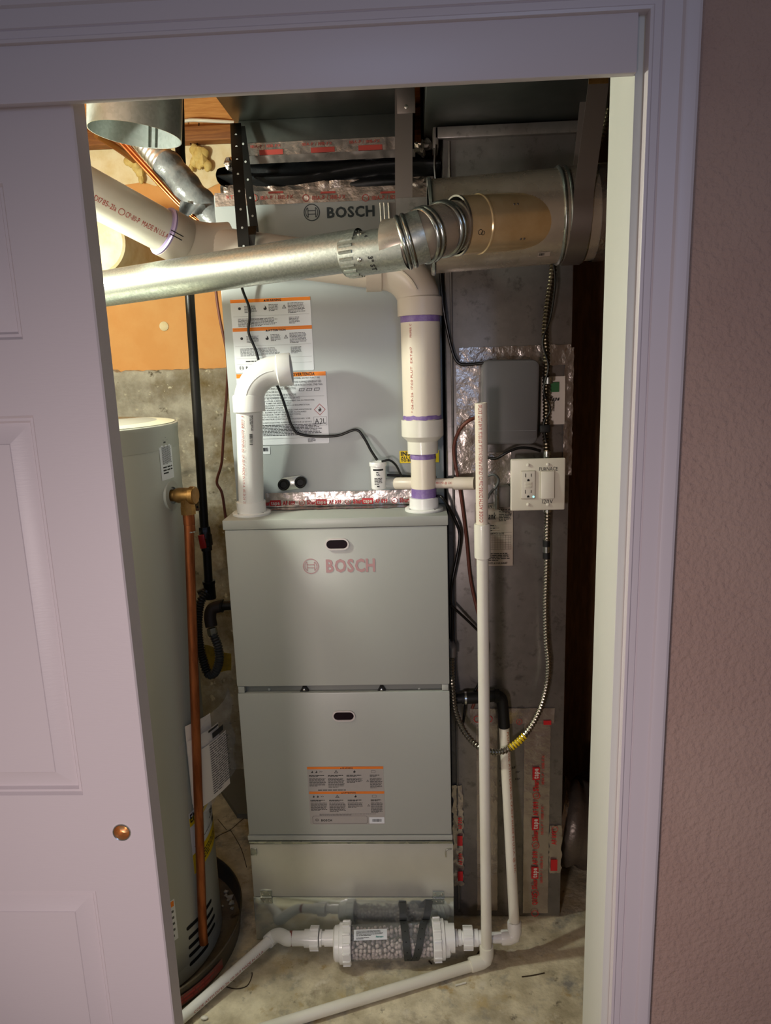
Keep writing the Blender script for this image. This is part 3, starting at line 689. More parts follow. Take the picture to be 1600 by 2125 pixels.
# ------------------------------------------------------------------ return duct on the right
YD = .085
rd = thing('return_duct', 'dull sheet metal return air duct standing right of the furnace', 'duct', (.42, .3, 0))
obj('drop', MB().box(.272, .566, YD, .60, .004, 2.02), GALVD, rd, bevel=.0025)
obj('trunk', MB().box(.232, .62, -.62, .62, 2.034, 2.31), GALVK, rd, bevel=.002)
m = MB().box(.254, .60, YD - .012, YD + .002, 2.004, 2.028).box(.250, .262, YD - .012, YD + .05, 1.985, 2.028); obj('drive_cleat', m, GALVD, rd, bevel=.002)
obj('stiffener', MB().tube([(.286, YD - .002, .03), (.286, YD - .002, 2.0)], .003, 8), GALVD, rd)
pd = front(YD)
# foil patches round the control box
def dtape(A, B, amp=.003, nm=FOIL, nu=None, nv=None, rag=.001):
    a = P(*A, y=YD); b = P(*B, y=YD); return tape(pd, a.x, b.x, b.z, a.z, .001, amp, nu, nv, rag)
for A, B in (((953, 722), (1184, 757)), ((946, 757), (1003, 990)), ((1172, 722), (1185, 985)), ((955, 940), (1060, 1005))):
    obj('foil_tape', dtape(A, B), FOIL if A[1] < 750 else FOILP, rd, angle=25)
# access patch low on the duct, framed by printed tape
for A, B in (((975, 1470), (1150, 1500)), ((988, 1500), (1032, 1888)), ((1088, 1500), (1136, 1893))):
    a = P(*A, y=YD); b = P(*B, y=YD)
    obj('foil_tape', tape(pd, a.x, b.x, max(b.z, .006), a.z, .001, .0022, None, None, .0006), FOILP, rd, 'printed foil tape framing the access patch', angle=25)
ink = MB(); blk = MB(); wht = MB(); tv = Pl((0, YD - .0075, 0), (0, 0, 1), (-1, 0, 0))
def vtape(x, z0, z1, k=1.0):        # print running up a vertical strip
    z = z0
    while z < z1 - .03:
        text(ink, tv, 'Shur', z, -x, .014 * k, .032 * k, bold=1, eps=0); rect(blk, tv, z + .033 * k, z + .07 * k, -x - .003 * k, -x + .016 * k, 0); text(wht, tv, 'tape', z + .037 * k, -x + .001, .013 * k, .03 * k, bold=1, eps=.0006)
        if z + .12 * k < z1: text(ink, tv, 'AF 099', z + .076 * k, -x, .013 * k, .043 * k, bold=1, eps=0)
        ringflat(ink, tv, z - .014 * k, -x + .005, .008 * k, .0098 * k, 0); text(ink, tv, 'UL', z - .014 * k, -x + .001, .007 * k, .008 * k, align='c', eps=0)
        text(ink, tv, '181A-P / 181B-FX', z + .02 * k, -x - .015 * k, .007 * k, .085 * k, eps=0); z += .150 * k
a = P(1120, 1600, y=YD); vtape(a.x - .004, .095, .44)
text(ink, tv, 'Q1/25', .045, -(a.x - .004), .0125, .036, bold=1, eps=0); ringflat(ink, tv, .018, -(a.x - .004) + .005, .008, .0098, 0)
a = P(1012, 1600, y=YD); text(ink, tv, '181A-P / 181B-FX   181A-P / 181B-FX   181A-P', .02, -a.x - .001, .0075, .38, eps=0)
th = Pl((0, YD - .006, 0), (1, 0, 0), (0, 0, 1)); a = P(1077, 1496, y=YD); ringflat(ink, th, a.x, a.z, .0068, .0078, 0); text(ink, th, 'UL', a.x, a.z - .003, .006, .006, align='c', eps=0)
a = P(1127, 1502, y=YD); rect(ink, th, a.x, a.x + .02, a.z, a.z + .012, 0); a = P(1030, 1490, y=YD); ringflat(ink, th, a.x - .05, a.z, .008, .0095, 0); ringflat(ink, th, a.x - .02, a.z, .008, .0095, 0)
obj('tape_print', ink, REDTAPE, rd, kind='stuff'); obj('tape_print', blk, REDTAPE, rd, kind='stuff'); obj('tape_print', wht, PAPER, rd, kind='stuff')
m = MB()
for s_, px, py in (('all', 1061, 1595), ('or', 1070, 1604), ('ter', 1068, 1618), ('s', 1035, 1622), ('t', 1036, 1632), ('is', 1036, 1596)):
    a = P(px, py, y=YD); text(m, pd, s_, a.x, a.z, .0075, eps=.001, shear=.25)
obj('handwriting', m, INK, rd, 'black marker handwriting')
# collar and silver flex at the foot
A = Vector((.560, .26, .185))
obj('take_off_collar', MB().lathe(A, (1, 0, 0), [(0, .115), (.05, .115), (.05, .110)], 28), FOIL, rd, angle=20)
fx = thing('flexible_duct', 'silver wire-ribbed flexible duct in the dark recess beside the return duct', 'flexible duct', (.70, .26, 0.0))
pth = spline([A + Vector((.03, 0, 0)), A + Vector((.09, -.01, -.01)), A + Vector((.16, .03, -.03)), A + Vector((.20, .12, -.04))], 10)
p_ = resample(pth, .004); obj('hose', MB().tube(p_, [.118 + .007 * math.cos(i * 2 * math.pi / 9) + .003 * noise.noise(Vector((i * .4, 1, 2))) for i in range(len(p_))], 28), FLEXD2, fx, angle=70)
# side tape strips at the lower edges of the duct
a = P(1140, 1712, y=YD); b = P(1165, 1810, y=YD)
tp = obj('foil_tape', tape(pd, a.x, .566, b.z, a.z, .001, .002, 8, 18, .002), FOILP, rd, 'short printed foil strip', angle=25)
m = MB(); text(m, tv, 'AF 099', a.z - .055, -a.x - .018, .012, .042, bold=1, eps=0); rect(m, tv, b.z + .01, b.z + .045, -a.x - .022, -a.x - .004, 0); ringflat(m, tv, a.z - .008, -a.x - .014, .007, .0085, 0); obj('tape_print', m, REDTAPE, tp, kind='stuff')
a = P(938, 1640, y=.06); b = P(960, 1850, y=.06); pe = front(YD)
tp = obj('foil_tape', tape(pe, .273, .300, b.z, a.z, .001, .004, 8, 40, .003), FOILP, rd, 'creased printed foil strip beside the furnace', angle=25)
m = MB()
for k in range(4): rect(m, tv, b.z + .02 + .055 * k, b.z + .05 + .055 * k, -.298, -.284, .002) if k % 2 == 0 else text(m, tv, 'AF 099', b.z + .015 + .055 * k, -.297, .010, .036, bold=1, eps=.002)
obj('tape_print', m, REDTAPE, tp, kind='stuff')

# ------------------------------------------------------------------ pvc exhaust assembly
ex = thing('exhaust_pipe', 'thick cream plastic exhaust pipe with purple primer bands rising from the furnace top right', 'pipe', (.213, .07, FT))
XE = Vector((.213, .07, 0))
def at(z): return Vector((XE.x, XE.y, z))
UP = Vector((0, 0, 1))
zc0 = P(877, 1040, y=.07).z; zr0 = P(877, 940, y=.07).z; zr1 = P(877, 870, y=.07).z; zh0 = P(877, 655, y=.07).z
fg = obj('flange', MB().lathe(at(FT), UP, [(0, .047), (.005, .047), (.0065, .045), (.0065, .036), (.032, .0355), (.033, .031), (.03, .0)], 36), PVCW, ex, 'white screw flange')
for k in range(4):
    an = .6 + k * math.pi / 2; obj('flange_screw', screwhead(MB(), at(FT + .0065) + Vector((.0415 * math.cos(an), .0415 * math.sin(an), 0)), UP, .003), SCREW, fg)
R2, R3 = .0302, .0455
obj('lower_pipe', MB().lathe(at(FT + .02), UP, [(0, R2), (zr0 - FT - .015, R2), (zr0 - FT - .015, 0)], 32), PVCX, ex)
m = MB().lathe(at(FT + .033), UP, [(0, R2 + .0006), (.022, R2 + .0006)], 32); obj('primer_band', m, PURPLE, ex, 'purple primer smear')
m = MB().lathe(at(zr0 - .013), UP, [(0, R2 + .0006), (.013, R2 + .0006)], 32); obj('primer_band', m, PURPLE, ex, 'purple primer smear')
h = zr1 - zr0
obj('reducer', MB().lathe(at(zr0), UP, [(0, R2), (0, R2 + .0065), (h * .36, R2 + .0065), (h * .52, R3 + .0045), (h, R3 + .0045), (h, R3)], 36), PVC, ex, 'white reducer coupling')
obj('upper_pipe', MB().lathe(at(zr1 - .01), UP, [(0, R3), (zh0 - zr1 + .03, R3)], 36), PVCX, ex)
m = MB().lathe(at(zr1), UP, [(0, R3 + .0005), (.010, R3 + .0005)], 40); m.v = [p + Vector((0, 0, .004 * noise.noise(p * 70))) for p in m.v]; obj('primer_band', m, PURPLE, ex, 'purple primer smear')
m = MB().lathe(at(zh0 - .015), UP, [(0, R3 + .0005), (.016, R3 + .0005)], 40); obj('primer_band', m, PURPLE, ex, 'purple primer smear')
cy = Cy(at(zr1 + .014), UP, R3, (-.62, -1, 0)); m = MB()
text(m, cy, '* 06-19-26  17:00 PLUT  EXT#17', .004, -.004, .0052, .150, eps=.0006); text(m, cy, 'PRIMER C', .175, -.004, .005, .03, eps=.0006); obj('lettering', m, REDINK, ex)
# elbow turning to the left, then the level run and the bend towards the viewer
HL = Vector((-.262, .035, 1.792))                 # left end of the level run
zEl = 1.735; RB = .088
Edir = (HL - Vector((XE.x, XE.y, zEl))).normalized()
cE = at(zEl - RB) + Vector((Edir.x, Edir.y, 0)).normalized() * RB
hd = Vector((Edir.x, Edir.y, 0)).normalized()
curve = arc(cE, -hd * RB, UP * RB, 0, math.pi / 2, 12)
el = obj('elbow', MB().tube([at(zh0 + .02)] + curve, .049, 30, False), PVCG, ex)
obj('elbow_hub', MB().lathe(at(zh0 - .001), UP, [(0, R3), (0, .052), (.040, .052), (.043, .049)], 36), PVCG, ex)
k0 = curve[-1]
obj('elbow_hub', MB().lathe(k0 + hd * .034, -hd, [(0, R3), (0, .052), (.034, .052), (.037, .049)], 36), PVCG, ex)
for sg in (-1, 1):      # moulded web on the elbow
    obj('elbow_rib', MB().ribbon([p + (p - cE).normalized() * .0 + Vector((0, -.049, 0)) for p in curve[3:]], [Vector((0, .004, 0))] * (len(curve) - 3), .003), PVCG, ex) if sg > 0 else None
HL0 = k0 + hd * .02
obj('level_pipe', MB().lathe(HL0, HL - HL0, [(0, .0445), ((HL - HL0).length, .0445)], 32), PVCG, ex)
JB = P(400, 512, y=.02)                           # corner of the bend
LE = P(200, 405, y=-.135)
dl = (LE - JB).normalized(); dr = (HL - JB).normalized()
HL2 = HL + (JB - HL) * .12
obj('bend', MB().tube(spline([JB + dr * .085, JB + dr * .03, JB + dl * .03, JB + dl * .075], 6), .0505, 32), PVCG, ex)
obj('level_pipe', MB().lathe(JB + dr * .07, HL - JB, [(0, .0455), ((HL - JB).length - .06, .0455)], 32), PVCG, ex)
c = JB + dl * .070
obj('bend_hub', MB().lathe(c - dl * .045, dl, [(0, .0505), (.003, .0525), (.045, .0525), (.045, .045)], 36), PVCG, ex)
obj('primer_band', MB().lathe(c, dl, [(0, .052), (.004, .0525), (.006, .0475), (.010, .0455)], 36), mat('lilac primer', '#a99ac0', .4), ex, 'lilac primer ring')
obj('left_pipe', MB().lathe(c - dl * .02, dl, [(0, .0450), (.65, .0450)], 36), PVC, ex)
cy = Cy(c + dl * .02, -dl, .0450, CAM - c, -.10); m = MB()
text(m, cy, 'ASTM D1785-21a', -.185, -.006, .0105, .080, eps=.0007); text(m, cy, 'CP-110-P  MADE IN U.S.A.', -.085, -.006, .0105, .098, eps=.0007)
ringflat(m, cy, -.094, -.001, .0055, .0066, .0007); text(m, cy, 'E', -.198, -.006, .0105, eps=.0007); obj('lettering', m, REDINK, ex)
m = MB(); cy2 = Cy(c, -dl, .0525, CAM - c, .1)
for a in (-.004, .004): rect(m, cy2, -.012, .018, a - .001, a + .001, .001, 6)
obj('pen_mark', m, INK, ex)

# ------------------------------------------------------------------ white intake pipe on the left
it = thing('intake_pipe', 'bright white plastic intake elbow standing on the furnace top left', 'pipe', (-.213, .071, FT))
I0 = Vector((-.213, .071, FT)); IT = P(517, 845, y=.045); idir = (IT - I0).normalized()
fg = obj('flange', MB().lathe(I0, UP, [(0, .047), (.005, .047), (.0065, .045), (.0065, .036), (.032, .0355), (.033, .031), (.03, .0)], 36), PVCW, it, 'white screw flange')
for k in range(4):
    an = .9 + k * math.pi / 2; obj('flange_screw', screwhead(MB(), I0 + Vector((.0415 * math.cos(an), .0415 * math.sin(an), .0065)), UP, .003), SCREW, fg)
obj('pipe', MB().lathe(I0 + UP * .02, IT - I0 - UP * .02, [(0, .0305), ((IT - I0).length - .015, .0312)], 32), PVCW, it)
RBI = .068; ihd = Vector((1, .08, .07)).normalized()
EU = IT + UP * .01
cI = EU + ihd * RBI
cv = arc(cI, -ihd * RBI, UP * RBI, 0, math.pi / 2, 14)
obj('elbow', MB().tube([IT - UP * .002] + cv + [cv[-1] + ihd * .008], .0345, 32, False), PVCW, it)
obj('elbow_hub', MB().lathe(IT - UP * .010, UP, [(0, .031), (0, .0375), (.036, .0375), (.040, .0345)], 36), PVCW, it)
e0 = cv[-1] + ihd * .004
obj('elbow_hub', MB().lathe(e0, ihd, [(0, .0345), (.003, .0378), (.032, .0378), (.033, .0372), (.033, .0325), (0, .031)], 36), PVCW, it)
obj('elbow_rib', MB().tube([IT + UP * .03 + Vector((.004, -.0345, 0))] + [p + Vector((0, -.0345, 0)) for p in cv[2:]], .0011, 6), PVCW, it)
cy = Cy(IT - UP * .012, I0 - IT, .0312, CAM - IT, -.55); m = MB()
text(m, cy, 'P. CODE ASTM D1785-21a  CP-110-P MADE IN U.S.A. 05-21-26 23:07', .004, -.004, .0060, .225, eps=.0007); obj('lettering', m, REDINK, it)
cy = Cy(IT - UP * .012, I0 - IT, .0312, CAM - IT, .05); m = MB(); barcode(m, cy, .046, .074, -.003, .004, .0007, 14); fineprint(m, cy, .002, .04, -.002, .006, 3, .5, .0007); obj('barcode', m, INK, it)

# ------------------------------------------------------------------ galvanized vent from the water heater
vp = thing('vent_pipe', 'long spangled galvanized vent pipe sloping up across the front of the closet', 'vent pipe', (0, -.2, 1.7))
GR = P(836, 504, y=-.285); GL = P(224, 598, y=-.05); GLL = GL + (GL - GR).normalized() * .10
gd = (GR - GL).normalized(); SJ = P(748, 527, y=-.26)
obj('long_section', MB().lathe(GLL, gd, [(0, .0373), ((SJ - GLL).length + .0, .0373)], 40), GALVP, vp)
m = MB().lathe(SJ, gd, [(-.03, .0376), (0, .0387), ((GR - SJ).length + .01, .0387)], 60)
for i, p in enumerate(m.v[:60]):      # crimped end
    pass
obj('end_section', m, GALVP, vp)
m = MB()
for k in range(20):
    an = 2 * math.pi * k / 20; e1 = gd.cross(UP).normalized(); e2 = e1.cross(gd); o_ = e1 * math.cos(an) + e2 * math.sin(an)
    m.tube([SJ + gd * -.026 + o_ * .0372, SJ + gd * -.018 + o_ * .0385, SJ + gd * .0 + o_ * .0385], .0032, 6)
obj('crimp', m, GALVP, vp)
obj('end_elbow', MB().tube(spline([GLL + gd * .01, GLL - gd * .02, GLL - gd * .055 - UP * .022, GLL - gd * .07 - UP * .06, Vector((-.63, .01, 1.60)), Vector((-.63, .01, 1.475))], 6), .0385, 32), GALVP, vp)
cyv = Cy(SJ, gd, .0387, CAM - SJ)
sc_ = P(766, 525, y=-.265)
for off, u in ((-.25, .013), (1.05, .012)):
    q = Cy(SJ, gd, .0387, CAM - SJ, off); obj('sheet_screw', screwhead(MB(), q.pt(u, 0), (q.pt(u, 0, .01) - q.pt(u, 0)), .0045), SCREW, vp)
m = MB(); q = Cy(SJ, -UP.lerp(-gd, .0), .0387, CAM - SJ); cz2 = Cy(SJ, gd, .0387, CAM - SJ, 0)
class Turn:
    def __init__(s, b, u, v): s.b = b; s.u = u; s.v = v
    def pt(s, a, b, e=0): return s.b.pt(s.u + b, s.v - a, e)
text(m, Turn(cz2, .030, -.006), '3" ST', 0, 0, .0085, .030, eps=.0006, bold=1); text(m, Turn(cz2, .024, .034), '4', 0, 0, .006, eps=.0006, bold=1); obj('handwriting', m, INK, vp, 'black marker size note')
# adjustable elbow gores with beads
G1 = P(877, 490, y=-.285); G2 = P(916, 477, y=-.262); G3 = P(948, 469, y=-.226); G4 = P(1000, 466, y=-.176)
obj('elbow_core', MB().tube([GR - gd * .03, GR, G1, G2, G3, G4], .0442, 40), SHINY, vp)
pts = [GR, G1, G2, G3]
rads = [.0445, .0455, .0455, .0445]
for i in range(3):
    a, b = pts[i], pts[i + 1]; d = b - a; L = d.length
    obj('elbow_gore', MB().lathe(a - d.normalized() * .004, d, [(0, rads[i]), (.003, rads[i] + .0012), (L + .006, rads[i + 1])], 44), SHINY if i else GALVP, vp)
    for o_ in ((0, .0105) if i < 3 else ()):
        obj('bead', MB().lathe(a + d.normalized() * (o_ - .004), d, [(0, rads[i]), (.0018, rads[i] + .0034), (.005, rads[i] + .0044), (.0082, rads[i] + .0034), (.010, rads[i])], 44), GALV, vp, angle=60)
obj('inner_spigot', MB().lathe(G3 - (G4 - G3).normalized() * .01, G4 - G3, [(0, .0445), (.012, .0440), (.06, .043)], 44), SHINY, vp)

# ------------------------------------------------------------------ main flue with its wye
mf = thing('main_flue', 'large polished main flue pipe with a wye branch, running level at the top right', 'flue pipe', (.4, -.1, 1.79))
MA = P(895, 472, y=-.10); MBq = P(1262, 441, y=-.10); md = (MBq - MA).normalized(); RM = .0895
J1 = (P(1156, 450, y=-.10) - MA).length; J2 = (P(1200, 446, y=-.10) - MA).length
obj('tee_body', MB().lathe(MA, md, [(0, RM), (J1, RM)], 56), SHINY, mf)
obj('end_flange', MB().lathe(MA, md, [(-.004, RM - .012), (-.004, RM + .003), (.001, RM + .005), (.004, RM + .003), (.004, RM)], 56), GALV, mf)
obj('end_cap', MB().lathe(MA + md * .002, md, [(-.002, 0), (-.002, RM - .004), (.002, RM - .002)], 40), GALVD, mf)
obj('next_section', MB().lathe(MA + md * J1, md, [(0, RM + .0015), (J2 - J1, RM + .0015), (J2 - J1, RM - .001), (.26, RM - .001)], 56), SHINY, mf)
for t in (J1 - .004, J1 + .008, J2 - .002):
    obj('bead', MB().lathe(MA + md * t, md, [(0, RM), (.0015, RM + .0035), (.0045, RM + .005), (.0075, RM + .0035), (.009, RM)], 56), GALV, mf, angle=60)
obj('sealing_tape', MB().lathe(MA + md * (J2 + .025), md, [(0, RM + .002), (.10, RM + .003)], 40), FOIL, mf, 'crinkled foil wrap')
m = MB(); cc_ = Cy(MA, md, RM, CAM - MA, .0)
W0 = P(947, 469, y=-.222); W1 = P(1150, 455, y=-.120); wd = (W1 - W0).normalized(); RWy = .0525
obj('wye_branch', MB().lathe(W0, wd, [(.0, RWy - .0012), (0, RWy), ((W1 - W0).length, RWy)], 48), WARMREFL, mf)
obj('branch_shade', MB().lathe(W0, wd, [(.0, RWy - .0012), (.08, RWy - .0016)], 48), SLOT, mf, 'black sheet standing in for the shade inside the branch')  # blackness inside the steel branch mouth is painted shade
obj('branch_rim', MB().lathe(W0, wd, [(-.001, RWy - .002), (-.001, RWy + .0012), (.003, RWy + .0012), (.003, RWy)], 48), SCREW, mf)
obj('branch_bead', MB().lathe(W0 + wd * .045, wd, [(0, RWy), (.002, RWy + .0016), (.005, RWy + .0016), (.007, RWy)], 48), WARMREFL, mf)
for off, u in ((.62, .10), (-.62, .115)):
    q = Cy(W0, wd, RWy, CAM - W0, off)
    for dv in (0, .008): obj('rivet', screwhead(MB(), q.pt(u + dv, 0), q.pt(u, 0, .01) - q.pt(u, 0), .0022), GALVD, mf)
q = Cy(MA, md, RM, CAM - MA, -.83); uu = (P(1120, 535, y=-.10) - MA).dot(md)
m = MB(); rect(m, q, uu - .012, uu + .012, -.006, .006, .0008, 4); st_ = obj('size_sticker', m, PAPERG, mf, 'small printed sticker')
m = MB(); barcode(m, q, uu - .010, uu + .002, -.003, .004, .0012, 8); obj('barcode', m, INK, mf)
q = Cy(W0, wd, RWy, CAM - W0, -.25); m = MB(); ringflat(m, q, .02, 0, .004, .005, .0006, 14); ringflat(m, q, .026, -.002, .003, .004, .0006, 14); obj('pen_mark', m, INK, mf)
# small bracket collar left of the end cap
B0 = P(790, 440, y=.0); 
br = thing('duct_bracket', 'bent sheet metal band behind the flue end cap at the foot of the wide strap', 'bracket', P(840, 435, y=.0))
a = P(822, 414, y=0); b = P(895, 462, y=0)
obj('band', MB().box(a.x, b.x, -.012, -.010, b.z, a.z), GALVD, br)
a = P(804, 420, y=0); b = P(823, 472, y=0); obj('side_plate', MB().box(a.x, b.x, -.006, -.004, b.z, a.z), GALVD, br)
for px in (789, 797, 806):
    a = P(px, 421, y=-.01); b = P(px + 3, 474, y=-.01); obj('clip_leg', MB().tube([a, b], .0022, 8), GALV, br)
# ------------------------------------------------------------------ straps
a = P(838, 180, y=-.008); b = P(838, 418, y=-.008)
hs = thing('hanger_strap', 'wide sheet metal hanger strap dropping from the supply duct in front of the canvas', 'strap', a)
obj('band', MB().ribbon([Vector((a.x, a.y, 2.085)), Vector(((a.x + b.x) / 2, -.008, 1.98)), b], Vector((.0185, 0, 0)), .0015), STRAPM, hs)
c = P(843, 222, y=-.010); obj('sheet_screw', screwhead(MB(), c, (0, -1, 0), .0045), SCREW, hs)
obj('folded_end', MB().box(c.x - .019, c.x + .0185, -.0105, -.0085, c.z - .012, c.z + .045), STRAPM, hs, bevel=.0004)
for nm, lab, T, B, wd_, Y1, Y2 in (('hanger_strap', 'brownish sheet metal hanger strap passing in front of the main flue', (1240, 190), (1206, 500), .0185, -.205, -.205),
                     ('hanger_strap', 'sheet metal hanger strap half hidden behind the strap in front of the main flue', (1222, 200), (1203, 375), .017, -.02, -.005)):
    t = P(*T, y=Y1); q = P(*B, y=Y2); hs = thing(nm, lab, 'strap', t)
    if Y1 < -.1:
        cM = MA + md * ((q - MA).dot(md))
        pts = [t + (t - q) * .25, t] + [Vector((q.x + (t.x - q.x) * .25 * (1 - k / 8), cM.y - math.cos(an) * (RM + .006), cM.z + math.sin(an) * (RM + .006))) for k, an in enumerate((.25, .05, -.2, -.45, -.7, -1.0, -1.3, -1.5))]
    else: pts = [t + (t - q) * .25, t, t.lerp(q, .5), q]
    obj('band', MB().ribbon(pts, Vector((wd_, 0, 0)), .0015), STRAPM, hs)
    if Y1 < -.1: obj('copper_patch', MB().box(t.x - .017, t.x + .018, Y1 - .0035, Y1 - .0015, t.z + .012, t.z + .03), BRASS, hs)
# black perforated strap carrying the plastic pipe: two strands
ps = thing('perforated_strap', 'black perforated hanger strap looped under the cream level pipe', 'strap', P(490, 255, y=.10))
A0, A1, A2 = P(489, 256, y=.11), P(494, 360, y=.02), P(506, 512, y=-.018)
B0, B1, B2 = P(500, 262, y=.12), P(513, 360, y=.105), P(529, 484, y=.095)
for q in ((A0, A1, A2), (B0, B1, B2)):
    pts = spline(q, 8); w_ = .0125 if q[0] is A0 else .0095
    st = obj('strand', MB().ribbon(pts, Vector((w_, 0, 0)), .0015), STRAPK, ps)
    r = resample(pts, .040)
    m = MB()
    for p in r[1:]: m.lathe(p + Vector((0, -.0012, 0)), (0, -1, 0), [(0, .0026), (.0002, .0024), (.0002, 0)], 10)
    obj('perforation', m, HOLE, st)
p = P(512, 500, y=-.012); obj('strand_end', MB().ribbon([P(520, 470, y=.02), P(517, 488, y=-.012), P(515, 512, y=-.014)], Vector((.014, 0, 0)), .0015), STRAPK, ps)

# ------------------------------------------------------------------ open round duct hanging top left
tl = math.radians(7); od = Vector((math.sin(tl) * 1.0, 0, math.cos(tl))).normalized()
OA = (P(188, 262, y=-.08) + P(372, 290, y=-.08)) / 2 + Vector((0, 0, -.004)); ro = (P(372, 290, y=-.08) - P(188, 262, y=-.08)).length / 2
op = thing('open_duct', 'short round galvanized duct with an open bottom hanging at the top left', 'duct', OA)
obj('shell', MB().lathe(OA, od, [(0, ro - .0015), (0, ro), (.30, ro), (.30, ro - .0015), (0, ro - .0015)], 56), DUCTO, op)
m = MB()
for an in (1.45, 1.62): 
    e1 = Vector((0, 1, 0)).lerp(Vector((1, 0, 0)), 0); d_ = Vector((math.cos(an), math.sin(an), 0)); d_ = (d_ - od * d_.dot(od)).normalized()
    m.tube([OA + d_ * (ro - .003) + od * .001, OA + d_ * (ro - .003) + od * .29], .002, 6)
obj('seam', m, GALV, op)

# ------------------------------------------------------------------ refrigerant lines
rl = thing('insulated_line', 'foil insulated refrigerant line wrapped in black tape, slanting down to the coil cabinet', 'pipe', P(400, 400, y=.3))
q0, q1, q2, q3, q4 = P(270, 250, y=.21), P(318, 312, y=.20), P(362, 362, y=.19), P(412, 418, y=.18), P(472, 482, y=.17)
obj('foil_sleeve', MB().tube(resample([q0, q1, q2], .006), [.033 + .0012 * (i % 2) for i in range(len(resample([q0, q1, q2], .006)))], 20), INSUL, rl, 'ribbed silver sleeve', angle=20)
tp_ = resample(spline([q1.lerp(q2, .55), q2, q3, q4], 8), .008)
m = MB().tube(tp_, [.0365 + .004 * noise.noise(Vector((i * .35, 0, 0))) for i in range(len(tp_))], 24); m.v = [p + Vector((0, 0, 1)) * .006 * noise.noise(p * 28) for p in m.v]
obj('tape_wrap', m, TAPEB, rl, 'wrinkled black tape wrap', angle=60)
def flap(a, b):
    p = P(374 + 52 * a, 418 + 8 * a + 34 * b - 20 * a * b, y=.135); return p + Vector((0, -.008 * math.sin(a * 9 + b * 3), 0))
obj('tape_flap', MB().grid(flap, 14, 8), TAPEB, rl, angle=60)
cl = thing('copper_line', 'thin bare copper line running beside the insulated refrigerant line', 'pipe', P(350, 380, y=.33))
for d_ in (0, 1):
    obj('tube', MB().tube(spline([P(236 + 9 * d_, 280, y=.17), P(300 + 9 * d_, 350, y=.165), P(378 + 6 * d_, 432, y=.16), P(444 + 5 * d_, 482, y=.15)], 8), .0046, 10), COPPER, cl)
bl = thing('copper_line', 'tarnished copper line bent through the foam blob at the top left', 'pipe', P(250, 310, y=.7))
obj('tube', MB().tube(spline([P(200, 280, y=.60), P(240, 305, y=.68), P(268, 325, y=.78), P(282, 335, y=.815)], 6), .010, 10), mat('tarnished copper', '#9a6a35', .5, .6), bl)
wc = thing('white_cable', 'white house cable stapled along the rim joist', 'cable', P(420, 252, y=.84))
obj('jacket', MB().tube(spline([P(190, 287, y=.84), P(300, 275, y=.84), P(378, 252, y=.84), P(420, 250, y=.83), P(486, 254, y=.84)], 6), .0055, 8), WHITEC, wc)
for k, (a, b, c) in enumerate((((380, 255), (392, 290), (404, 315)), ((413, 255), (410, 290), (406, 318)))):
    t = thing('thin_wire', ('thin dark wire slanting from the white cable to the foam blob', 'thin dark wire dropping nearly straight from the white cable to the foam blob')[k], 'wire', P(*a, y=.83))
    obj('strand', MB().tube(spline([P(*a, y=.83), P(*b, y=.825), P(*c, y=.81)], 5), .002, 6), BLACKC, t)
# ------------------------------------------------------------------ gas pipe, valve and flexible connector
gp = thing('gas_pipe', 'black iron gas pipe with a red valve dropping between the water heater and furnace', 'pipe', P(430, 1230, y=.25))
GY = .25
obj('riser', MB().tube([P(371, 190, y=GY), P(374, 315, y=GY), P(394, 620, y=GY), P(424, 1095, y=GY)], .0122, 18), BLACKI, gp)
vt, vb = P(424, 1096, y=GY), P(429, 1142, y=GY)
obj('valve_body', MB().tube([vt + UP * .004, vt, vt.lerp(vb, .25), vt.lerp(vb, .3), vt.lerp(vb, .75), vt.lerp(vb, .8), vb], [.0155, .0165, .0165, .019, .019, .0155, .0155], 8), BLACKI, gp)
v_ = obj('valve_handle', MB().obox(P(420, 1124, y=GY - .025), (.0085, 0, .001), (0, .004, 0), (-.002, 0, .019)), RED, gp, 'red valve handle', bevel=.002)
obj('valve_stem', MB().lathe(P(423, 1122, y=GY - .026), (0, 1, 0), [(0, .005), (.02, .005)], 10), BRASS, gp)
obj('lower_nipple', MB().tube([vb, P(433, 1212, y=GY)], .0118, 16), BLACKI, gp)
t0, t1 = P(433, 1205, y=GY), P(437, 1242, y=GY)
obj('tee', MB().tube([t0, t0.lerp(t1, .15), t0.lerp(t1, .2), t1], [.018, .018, .016, .016], 18).tube([t0.lerp(t1, .5), t0.lerp(t1, .5) + Vector((-.028, -.012, -.012))], .0145, 14), BLACKI, gp)
gf = thing('gas_connector', 'corrugated grey gas connector hose looping below the black gas pipe', 'gas hose', P(432, 1340, y=.22))
hp = spline([P(428, 1230, y=.235), P(416, 1250, y=.22), P(411, 1290, y=.21), P(413, 1330, y=.20), P(420, 1365, y=.19), P(432, 1398, y=.18), P(446, 1396, y=.175), P(455, 1370, y=.175), P(452, 1340, y=.18), P(442, 1316, y=.19)], 10)
k = int(len(hp) * .57)
obj('upper_hose', corr(hp[:k], .0125, .0072, .25, 14), FLEXD, gf, angle=20); obj('lower_hose', corr(hp[k - 1:], .0125, .0072, .25, 14), FLEXG, gf, angle=20)
n0, n1 = P(442, 1318, y=.19), P(439, 1303, y=.192)
obj('flare_nut', MB().tube([n0, n0.lerp(n1, .3), n1], [.0125, .0145, .0135], 6), SCREW, gf, 'bright flare nut')
dl_ = thing('gas_elbow', 'dark iron elbow feeding gas into the left side of the furnace', 'pipe fitting', P(440, 1265, y=.2))
obj('body', MB().tube(spline([P(439, 1300, y=.195), P(436, 1280, y=.20), P(440, 1264, y=.205), P(456, 1258, y=.21), P(462, 1257, y=.21)], 6), .0165, 16), mat('rusty iron', '#3a2f26', .6, .3), dl_)
